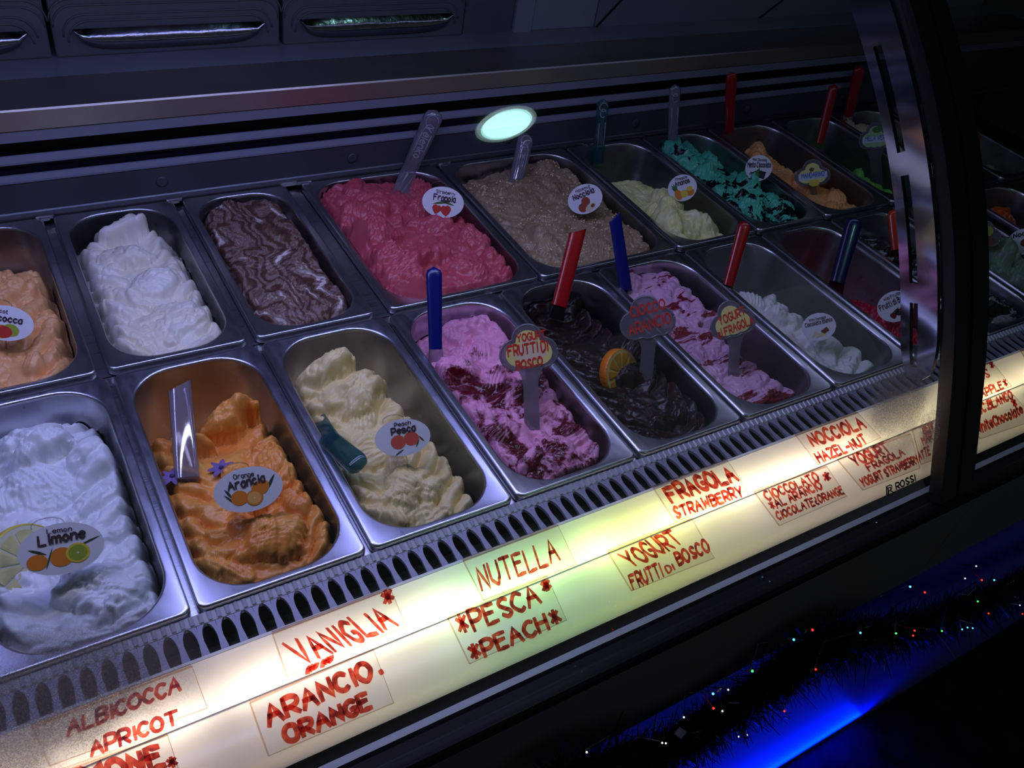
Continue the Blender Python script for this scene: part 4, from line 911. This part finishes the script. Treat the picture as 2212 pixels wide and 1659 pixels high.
def tag_on(c, z, w, h, roll, mat, label, texts, icons, foot, shape='oval', thick=.0014, group='printed flavour tags', txtmat=None, frame=True, shank=None, name='flavour_tag', zc=None):
    """c: centre pixel, z: height of centre, w/h: size in pixels, roll in degrees, foot: pixel and height of the stake end"""
    Pc = at_z(c, z); dist = np.linalg.norm(Pc - CP); k = dist / np.linalg.norm([(c[0] - IW / 2) / CF, (c[1] - IH / 2) / CF, 1]) / CF
    nrm = CP - Pc; nrm[0] *= .85; nrm /= np.linalg.norm(nrm); a = math.radians(roll)
    R0 = CR[0] * math.cos(a) - CR[1] * math.sin(a); ux = R0 - nrm * (R0 @ nrm); ux /= np.linalg.norm(ux); uy = np.cross(nrm, ux)
    hw, hh = w / 2 * k, h / 2 * k
    at = lambda x, y, d=0.0: Pc + ux * x * hw + uy * y * hh + nrm * d
    o = empty(name, Pc, label, 'flavour tag', group)
    pts = SHAPES[shape]; n = len(pts); v = [at(x, y, 0) for x, y in pts] + [at(x, y, -thick) for x, y in pts]
    fc = [tuple(range(n)), tuple(range(n, 2 * n))[::-1]] + [(i, n + i, n + (i + 1) % n, (i + 1) % n) for i in range(n)]
    if shank is None:
        link_mesh('card', v, fc, mat, o)
        b = MB(); F_ = at_z(foot[:2], foot[2]); q = at(0, -.2, -thick - .0012)
        b.tube([q, q + (F_ - q) * .5, F_], .0011, 6); ring = [at(.38 * math.cos(t) - .25, 1.0 + .28 * math.sin(t), -thick * .5) for t in np.linspace(-.3, math.pi + .3, 12)]; b2 = MB(); b2.tube(ring, .0007, 5); b2.build('loop', M['pin'], o, True)
        b.build('stake', M['pin'], o, True)
    else:
        F_ = at_z(foot[:2], foot[2]); link_mesh('plaque', v, fc, mat, o)
        sw = shank; t0 = at(0, -.55, 0); sv = []
        for i in range(9):
            t = i / 8; wd_ = hw * (sw * (1.0 + .9 * max(0, 1 - t * 5))); q = t0 + (F_ - t0) * t
            sv += [q - ux * wd_, q + ux * wd_, q + ux * wd_ - nrm * thick, q - ux * wd_ - nrm * thick]
        link_mesh('shank', sv, [(i * 4 + j, i * 4 + (j + 1) % 4, i * 4 + 4 + (j + 1) % 4, i * 4 + 4 + j) for i in range(8) for j in range(4)] + [(3, 2, 1, 0), (32, 33, 34, 35)], mat, o)
        rim = MB(); rim.tube([at(x * .985, y * .985, -thick / 2) for x, y in pts + pts[:1]], thick * .62, 6); rim.build('rim', M['plaque_edge'], o, True)
    mats = []; ib = MB()
    for i, (sh, col, x, y, rx, ry, rot) in enumerate(icons):
        if PC[col] not in mats: mats.append(PC[col])
        r_ = math.radians(rot); asp = hw / hh
        vv = []
        for (p_, q_) in SHAPES[sh]:
            X_, Y_ = p_ * rx * hw, q_ * ry * hw; vv.append(Pc + ux * (x * hw + X_ * math.cos(r_) - Y_ * math.sin(r_)) + uy * (y * hh + X_ * math.sin(r_) + Y_ * math.cos(r_)) + nrm * (.0002 + .00004 * i))
        ib.add(vv, [tuple(range(len(vv)))], mats.index(PC[col]))
    if ib.v: ib.build('picture', mats, o)
    l = MB()
    for i, (t, x0, y0, x1, y1, hgt, wt, *rest) in enumerate(texts):
        A, B_ = at(x0, y0), at(x1, y1); up = uy * hh * hgt
        write(l, t, A, B_, A + up, wt, rest[0] if rest else .12, 3 + i, nrm, 0, .0006)
    if l.v: l.build('lettering', txtmat or M['tagtxt'], o)
    return o
T = M['tag']
tag_on((957, 437), .030, 90, 66, -6, T, 'oval white tag printed with two strawberries on the pink gelato', [('Strawberry', -.36, .58, .54, .50, .2, .7), ('Fragola', -.46, .12, .58, .08, .36, .95)],
       [('leaf', 'green', -.02, -.02, .5, .16, 12), ('leaf', 'green', .2, -.02, .4, .14, -15), ('berry', 'red', -.28, -.46, .26, .25, -12), ('berry', 'red', .16, -.50, .30, .29, 8)], (936, 500, -.02))
tag_on((1264, 430), .030, 76, 62, 22, T, 'oval white tag printed with hazelnuts on the beige gelato', [('Hazelnut', -.35, .62, .5, .62, .2, .65), ('Nocciola', -.62, .18, .62, .22, .36, .95)],
       [('oval', 'nut', -.02, -.16, .25, .25, 0), ('oval', 'nut', -.28, -.5, .26, .26, 0), ('oval', 'cream', .24, -.62, .22, .16, 25), ('oval', 'cream', .0, -.70, .2, .15, 20), ('oval', 'brown', .28, -.60, .12, .09, 25)], (1262, 480, -.02))
tag_on((1474, 406), .022, 62, 56, 18, T, 'oval white tag printed with a pineapple on the pale yellow gelato', [('Pineapple', -.3, .66, .5, .62, .2, .65), ('Ananas', -.42, .26, .58, .24, .34, .9)],
       [('crown', 'green', -.52, .2, .22, .26, 12), ('oval', 'orange', -.38, -.42, .26, .36, 8), ('oval', 'orange', .42, -.48, .3, .24, 0), ('oval', 'yellow', .02, -.46, .24, .26, 0), ('oval', 'yellow', .46, -.2, .2, .17, 0)], (1468, 455, -.04))
tag_on((1639, 363), .026, 56, 54, -3, T, 'round white tag printed with dark chocolate and mint on the green gelato', [('Mint Chocolate', -.52, .56, .52, .54, .2, .75), ('Menta Cioccolato', -.86, .04, .88, .1, .38, .95)],
       [('rect', 'black', .24, -.5, .3, .28, -12), ('rect', 'black', -.26, -.52, .24, .24, 25), ('leaf', 'green', -.06, -.30, .34, .3, 60), ('leaf', 'green', .0, -.5, .28, .26, 110)], (1640, 400, -.02))
tag_on((537, 1057), .034, 145, 96, 12, T, 'oval white tag printed with oranges and leaves on the orange gelato', [('Orange', -.36, .58, .22, .54, .2, .7), ('Arancia', -.56, .12, .50, .2, .36, .95)],
       [('leaf', 'leaf', -.58, -.05, .2, .1, -60), ('leaf', 'leaf', .66, .12, .28, .12, 55), ('leaf', 'leaf', -.56, -.32, .24, .08, -50), ('oval', 'orange', -.30, -.30, .24, .22, 0), ('oval', 'orange', .34, -.02, .27, .21, 20), ('oval', 'orange', .12, -.42, .25, .23, 0), ('oval', 'lightorange', .12, -.42, .20, .185, 0), ('oval', 'cream', .12, -.42, .03, .03, 0)], (560, 1150, -.02))
tag_on((133, 1185), .034, 168, 110, 10, T, 'oval white tag printed with lemons and leaves on the white gelato at the left', [('Lemon', -.28, .66, .28, .62, .18, .65), ('Limone', -.50, .24, .56, .28, .36, .95)],
       [('leaf', 'leaf', -.55, .0, .24, .09, -25), ('leaf', 'leaf', .66, .12, .28, .07, 18), ('oval', 'orange', -.58, -.38, .24, .20, 0), ('oval', 'orange', -.02, -.32, .27, .24, 0), ('leaf', 'leaf', -.3, -.3, .3, .05, 70), ('oval', 'yellow', .36, -.26, .28, .25, 0), ('oval', 'lime', .36, -.26, .22, .2, 0), ('oval', 'cream', .36, -.26, .03, .03, 0)], (160, 1270, -.02))
tag_on((870, 945), .030, 120, 80, 8, T, 'oval white tag printed with two peaches on the cream coloured gelato', [('Peach', -.24, .62, .34, .66, .2, .7), ('Pesca', -.38, .2, .48, .3, .34, .95)],
       [('oval', 'peach', -.18, -.22, .27, .25, 0), ('oval', 'peach', .30, -.12, .27, .25, 0), ('leaf', 'leaf', -.18, -.78, .2, .07, 30), ('leaf', 'leaf', .5, -.42, .16, .06, 60), ('leaf', 'brown', .66, -.2, .16, .08, -50)], (890, 1050, -.02))
tag_on((12, 698), .030, 108, 76, -8, T, 'oval white tag printed with an apricot, cut by the left edge of the photo', [('Apricot', -.7, .58, .02, .55, .2, .7), ('Albicocca', -1.0 + .1, .1, .56, .08, .34, .95)],
       [('oval', 'orange', -.1, -.5, .32, .27, 0), ('oval', 'lime', .22, -.36, .3, .24, -20), ('oval', 'red', -.02, -.5, .3, .24, -10)], (14, 760, -.02))
tag_on((1769, 706), .024, 70, 60, 12, T, 'small oval white tag printed with white chocolate on the ridged white gelato', [('White Chocolate', -.5, .5, .5, .52, .18, .6), ('Cioccolato Bianco', -.78, .16, .84, .22, .28, .75)],
       [('tri', 'cream', -.3, -.45, .3, .2, 10), ('rect', 'brown', .3, -.36, .22, .14, 25), ('tri', 'paleyellow', .02, -.6, .34, .14, 0)], (1782, 740, -.03))
tag_on((1934, 662), .020, 74, 66, 24, T, 'oval white tag printed with wild berries on the red sorbet', [('Wild Fruits', -.42, .6, .55, .6, .2, .65), ('Frutti di Bosco', -.82, .12, .9, .16, .34, .9)],
       [('berry', 'darkred', -.3, -.5, .22, .22, 0), ('oval', 'black', .02, -.42, .2, .2, 0), ('berry', 'red', .3, -.4, .24, .22, 0), ('leaf', 'leaf', -.1, -.25, .3, .1, 20)], (1938, 710, -.05))
tag_on((2212, 522), .022, 60, 56, 10, T, 'oval white tag with brown printing, cut by the right edge of the photo', [('Noce', -.6, .4, .4, .5, .34, .85)], [('oval', 'brown', .1, -.1, .34, .3, 0), ('leaf', 'leaf', .2, -.5, .4, .2, 30)], (2205, 560, -.05))
# three-lobed plaques
M['plaque'] = clear('frosted clear plaque', (.66, .64, .66), 1.46, .12, 1.2, .40, (.46, .43, .47)); M['plaque_edge'] = clear('plaque edge', (.75, .75, .75), 1.5, .1, 1.6, .45, (.50, .50, .52))
M['redtxt'] = prin('red marker on plaque', C_(214, 50, 28), .5)
def plaque(c, z, w, h, roll, label, texts, foot, inner='paleyellow', txt=None, shank=.26, extra=()):
    ic = [('cloud', inner, 0, -.02, .80, .80 * h / w, 0)] if inner else []
    return tag_on(c, z, w, h, roll, M['plaque'], label, texts, ic + list(extra), foot, 'cloud', .003, 'three-lobed flavour plaques', txt or M['redtxt'], shank=shank, name='flavour_plaque')
M['oldpaint'] = PC['paleyellow']
plaque((1142, 757), .050, 126, 120, 6, 'three-lobed plaque hand-lettered FRUTTI DI BOSCO in red over yellow', [('YOGURT', -.36, .34, .62, .40, .26, .8, .6), ('FRUTTI DI', -.72, -.14, .66, -.06, .34, .9, .6), ('BOSCO', -.48, -.66, .42, -.56, .30, .95, .6)], (1150, 928, -.016),
       extra=[('cloud', 'cream', .05, -.02, .56, .5, 0)])
plaque((1398, 692), .056, 118, 112, 10, 'three-lobed clear plaque hand-lettered CIOCCO ARANCIO in red', [('CIOCCO', -.55, .22, .72, .34, .36, .75, .5), ('ARANCIO', -.72, -.48, .84, -.22, .38, .75, .5)], (1394, 830, -.02), inner=None)
plaque((1582, 695), .050, 94, 96, 16, 'three-lobed plaque hand-lettered YOGURT FRAGOLA in red over yellow', [('YOGURT', -.58, .0, .66, .16, .36, .8, .6), ('al FRAGOLA', -.78, -.56, .9, -.32, .34, .85, .6)], (1582, 838, -.03))
M['bluetxt'] = prin('blue print', C_(70, 92, 170), .5)
plaque((1755, 377), .030, 72, 66, 4, 'three-lobed yellow plaque printed MANDARINO on the pale orange gelato', [('MANDARINO', -.62, -.20, .66, -.12, .30, .7, .05)], (1760, 440, -.045), txt=M['bluetxt'], shank=.2,
       extra=[('rect', 'paleblue', .02, -.10, .82, .18, 4), ('crown', 'brown', -.05, .34, .16, .13, 0), ('oval', 'yellow', .1, -.55, .3, .2, 0)])
plaque((1890, 298), .040, 64, 68, 3, 'three-lobed green plaque printed MELA VERDE in the green apple gelato', [('MELA VERDE', -.6, -.16, .95, -.1, .26, .7, .05)], (1896, 405, -.06), inner='palegreen', txt=M['bluetxt'], shank=.36,
       extra=[('rect', 'paleblue', .1, -.08, .86, .2, 2), ('oval', 'green', .1, .5, .3, .2, 0)])
plaque((2130, 510), .030, 56, 66, 2, 'three-lobed plaque with yellow and brown print, right of the black glass joint', [], (2128, 570, -.05), inner=None, shank=.2, extra=[('oval', 'lime', .1, .3, .4, .4, 0), ('oval', 'brown', .1, -.35, .5, .4, 0)])

# ------------------------------------------------------------------ garnishes
def slice_obj(name, label, cat, c, z, rad, nrm, up, peel, flesh, pith, frac=1.0, thick=.007):
    Pc = at_z(c, z); nrm = np.array(nrm, float); nrm /= np.linalg.norm(nrm); up = np.array(up, float); up -= nrm * (up @ nrm); up /= np.linalg.norm(up); sd = np.cross(up, nrm)
    o = empty(name, Pc, label, cat); n = 48
    def ringp(r, d, k): a = 2 * math.pi * k / n; return Pc + (sd * math.cos(a) + up * math.sin(a)) * r + nrm * d
    p_ = MB(); v = []
    for k in range(n): v += [ringp(rad * .955, .0002, k), ringp(rad * .99, -.0006, k), ringp(rad, -thick * .3, k), ringp(rad, -thick, k), ringp(rad * .96, -thick - .001, k)]
    p_.add(v, [(k * 5 + j, k * 5 + j + 1, ((k + 1) % n) * 5 + j + 1, ((k + 1) % n) * 5 + j) for k in range(n) for j in range(4)]); p_.build('peel', peel, o, True)
    q = MB(); q.add([Pc] + [ringp(rad * .958, 0, k) for k in range(n)], [(0, 1 + k, 1 + (k + 1) % n) for k in range(n)]); q.add([Pc - nrm * thick] + [ringp(rad * .96, -thick, k) for k in range(n)], [(0, 1 + (k + 1) % n, 1 + k) for k in range(n)]); q.build('pith', pith, o)
    s_ = MB()
    for g in range(10):
        a0 = 2 * math.pi * (g + .06) / 10; a1 = 2 * math.pi * (g + .94) / 10; pts = [Pc + nrm * .0006 + (sd * math.cos((a0 + a1) / 2) + up * math.sin((a0 + a1) / 2)) * rad * .07]
        for t in range(7):
            a = a0 + (a1 - a0) * t / 6; pts.append(Pc + nrm * (.0010 if 0 < t < 6 else .0004) + (sd * math.cos(a) + up * math.sin(a)) * rad * (.84 if 0 < t < 6 else .80))
        s_.add(pts, [(0, t + 1, t + 2) for t in range(6)])
    s_.build('flesh', flesh, o); return o
slice_obj('orange_slice', 'orange slice standing half sunk in the dark chocolate gelato', 'orange slice', (1344, 806), -.012, .034, (.22, -.80, .55), (-.1, .2, 1), prin('orange peel', C_(226, 128, 20), .4, bump=(240, .5, .002)), prin('orange flesh', C_(220, 160, 44), .35, noise=(60, .25), bump=(120, .4, .002)), prin('orange pith', C_(232, 212, 130), .6), thick=.012)
slice_obj('lemon_slice', 'lemon slice tucked behind the oval tag in the white lemon gelato', 'lemon slice', (62, 1215), -.010, .038, (.5, -.6, .62), (-.3, .3, 1), prin('lemon peel', C_(214, 190, 50), .4), prin('lemon flesh', C_(226, 220, 150), .35, noise=(60, .2)), prin('lemon pith', C_(232, 230, 200), .6))
pet = prin('purple petal', C_(120, 92, 160), .6)
for c, z, s in (((372, 1030), -.010, .014), ((478, 1012), -.012, .015)):
    o = empty('purple_flower', at_z(c, z), ('purple flower left of the clear spatula' if c[0] < 400 else 'purple flower behind the oval orange tag') + ' on orange gelato', 'flower', 'purple flowers on the orange gelato')
    Pc = at_z(c, z)
    for k in range(7):
        a = 2 * math.pi * k / 7 + .3; d = np.array([math.cos(a), math.sin(a) * .9, .28]); e = np.array([-math.sin(a), math.cos(a), 0])
        q = MB(); vv = []
        for t in (0.1, .5, .85, 1.0):
            ww = s * .22 * math.sin(math.pi * min(t * .8 + .12, .97)); vv += [Pc + d * s * t - e * ww + (0, 0, -.004 * t * t), Pc + d * s * t + (0, 0, .0012 - .004 * t * t), Pc + d * s * t + e * ww + (0, 0, -.004 * t * t)]
        q.add(vv, [(i * 3 + j, i * 3 + j + 1, i * 3 + j + 4, i * 3 + j + 3) for i in range(3) for j in range(2)]); q.build('petal', pet, o, True)
    q = MB(); q.sphere(Pc + (0, 0, .001), .003); q.build('flower_centre', prin('dark flower centre', C_(60, 44, 90), .6), o, True)

# ------------------------------------------------------------------ tinsel and fairy lights under the front panel
GP = [(1180, 1690), (1300, 1655), (1400, 1625), (1500, 1572), (1600, 1508), (1700, 1432), (1780, 1385), (1860, 1372), (1950, 1352), (2050, 1322), (2130, 1290), (2230, 1240), (2330, 1190)]
YG = -.615
gpts = [py(x, y, YG) for x, y in GP]
path = []
for i in range(len(gpts) - 1):
    p0, p1, p2, p3 = gpts[max(i - 1, 0)], gpts[i], gpts[i + 1], gpts[min(i + 2, len(gpts) - 1)]
    for t in np.linspace(0, 1, 8, endpoint=False): path.append(.5 * (2 * p1 + (p2 - p0) * t + (2 * p0 - 5 * p1 + 4 * p2 - p3) * t * t + (3 * p1 - p0 - 3 * p2 + p3) * t ** 3))
tg = empty('tinsel_garland', path[40], 'dark tinsel garland looped below the front panel against the blue glow', 'garland')
d = MB(); d.tube(path, .004, 8); d.build('cord', M['black_gloss'], tg, True)
rs = np.random.RandomState(3); S_ = [MB(), MB()]
for i in range(24000):
    k = rs.randint(0, len(path) - 1); c = path[k] + (path[k + 1] - path[k]) * rs.rand(); dr = rs.normal(size=3); dr[1] *= .55; dr /= np.linalg.norm(dr)
    if dr[1] > .5: dr[1] *= -1
    L = rs.uniform(.022, .048) * (1.5 if rs.rand() < .05 else 1); w = rs.uniform(.0004, .0009); sd = np.cross(dr, rs.normal(size=3)); sd /= np.linalg.norm(sd)
    bend = rs.normal(size=3) * .004 + np.array([0, 0, -.006]); mdl = c + dr * L * .55 + bend * .3; e = c + dr * L + bend
    e[1] = min(e[1], -.585); mdl[1] = min(mdl[1], -.585)
    S_[1 if rs.rand() < .02 else 0].add([c - sd * w, c + sd * w, mdl + sd * w, e + sd * w * .4, e - sd * w * .4, mdl - sd * w], [(0, 1, 2, 5), (5, 2, 3, 4)])
tn = S_[0].build('tinsel', prin('black green tinsel', (.012, .016, .014), .30, .6), tg); tn['kind'] = 'stuff'
sv = S_[1].build('silver_strand', prin('silver strands', (.7, .72, .72), .18, 1.0), tg); sv['kind'] = 'stuff'
# a few broad foil pieces that catch the light
fm = prin('silver foil', (.8, .82, .85), .22, .9)
for (x, y, w_, h_, an) in ((1470, 1583, .009, .016, 20), (1553, 1491, .007, .0022, -8), (1758, 1465, .0018, .012, 4), (1712, 1494, .012, .007, 40), (1606, 1592, .0016, .014, -5), (1698, 1550, .0018, .012, 12), (1690, 1518, .0018, .010, -10), (1585, 1518, .0016, .012, -15), (1561, 1537, .005, .005, 30), (2080, 1283, .0015, .012, 10)):
    c = py(x, y, YG - .035); a = math.radians(an); e1 = np.array([math.cos(a), .25, math.sin(a)]); e2 = np.array([-math.sin(a), -.75, math.cos(a)])
    q = MB(); q.add([c - e1 * w_ / 2 - e2 * h_ / 2, c + e1 * w_ / 2 - e2 * h_ / 2, c + e1 * w_ / 2 + e2 * h_ / 2, c - e1 * w_ / 2 + e2 * h_ / 2, c + np.array([0, -.002, .0])], [(0, 1, 4), (1, 2, 4), (2, 3, 4), (3, 0, 4)]); q.build('foil_piece', fm, tg)
fl = empty('fairy_lights', path[50] + (0, -.03, 0), 'string of tiny red, green and blue lights wound through the dark tinsel', 'string lights')
LC = {'r': emit('red bulb', (1, .02, .015), 3.5), 'g': emit('green bulb', (.06, 1, .14), 2.5), 'b': emit('blue bulb', (.08, .45, 1), 3.0), 'w': emit('white bulb', (.8, .95, 1), 2.5)}
BULB = []
for a, c, k in ((863, 689, 'g'), (1069, 533, 'b'), (1162, 485, 'r'), (1400, 499, 'b'), (1577, 502, 'g'), (1669, 488, 'r'), (1662, 513, 'r'), (1805, 490, 'g'), (1932, 473, 'b'), (1958, 476, 'b'), (1905, 482, 'b'), (1983, 343, 'g'), (2065, 237, 'b'), (2003, 237, 'r'),
               (1720, 298, 'r'), (1647, 270, 'b'), (1975, 168, 'w'), (1920, 229, 'w'), (1178, 681, 'r'), (1022, 888, 'r'), (670, 874, 'r'), (668, 802, 'b'), (743, 782, 'w'), (714, 888, 'w'), (523, 919, 'w'), (433, 1048, 'w'), (415, 1046, 'w'), (837, 1007, 'w'), (795, 1015, 'w'), (40, 1092, 'w'), (2037, 403, 'r'), (2205, 405, 'r'), (2192, 362, 'w')):
    BULB.append((py(1250 + a / 2.3, 1150 + c / 2.3, YG - .042), k))
for c, k in BULB:
    q = MB(); q.sphere(c, (.0012 if k != 'w' else .0009), 10, 6); q.build('bulb', LC[k], fl, True)
bs = sorted(BULB, key=lambda t: t[0][0]); q = MB(); wp = []
for (a, _), (c, _) in zip(bs[:-1], bs[1:]):
    mdl = (a + c) / 2 + np.array([0, .018, -.006]); wp += [a + (0, .002, 0), mdl]
wp.append(bs[-1][0] + (0, .002, 0)); q.tube(wp, .0004, 5); q.build('wire', M['black_gloss'], fl, True)
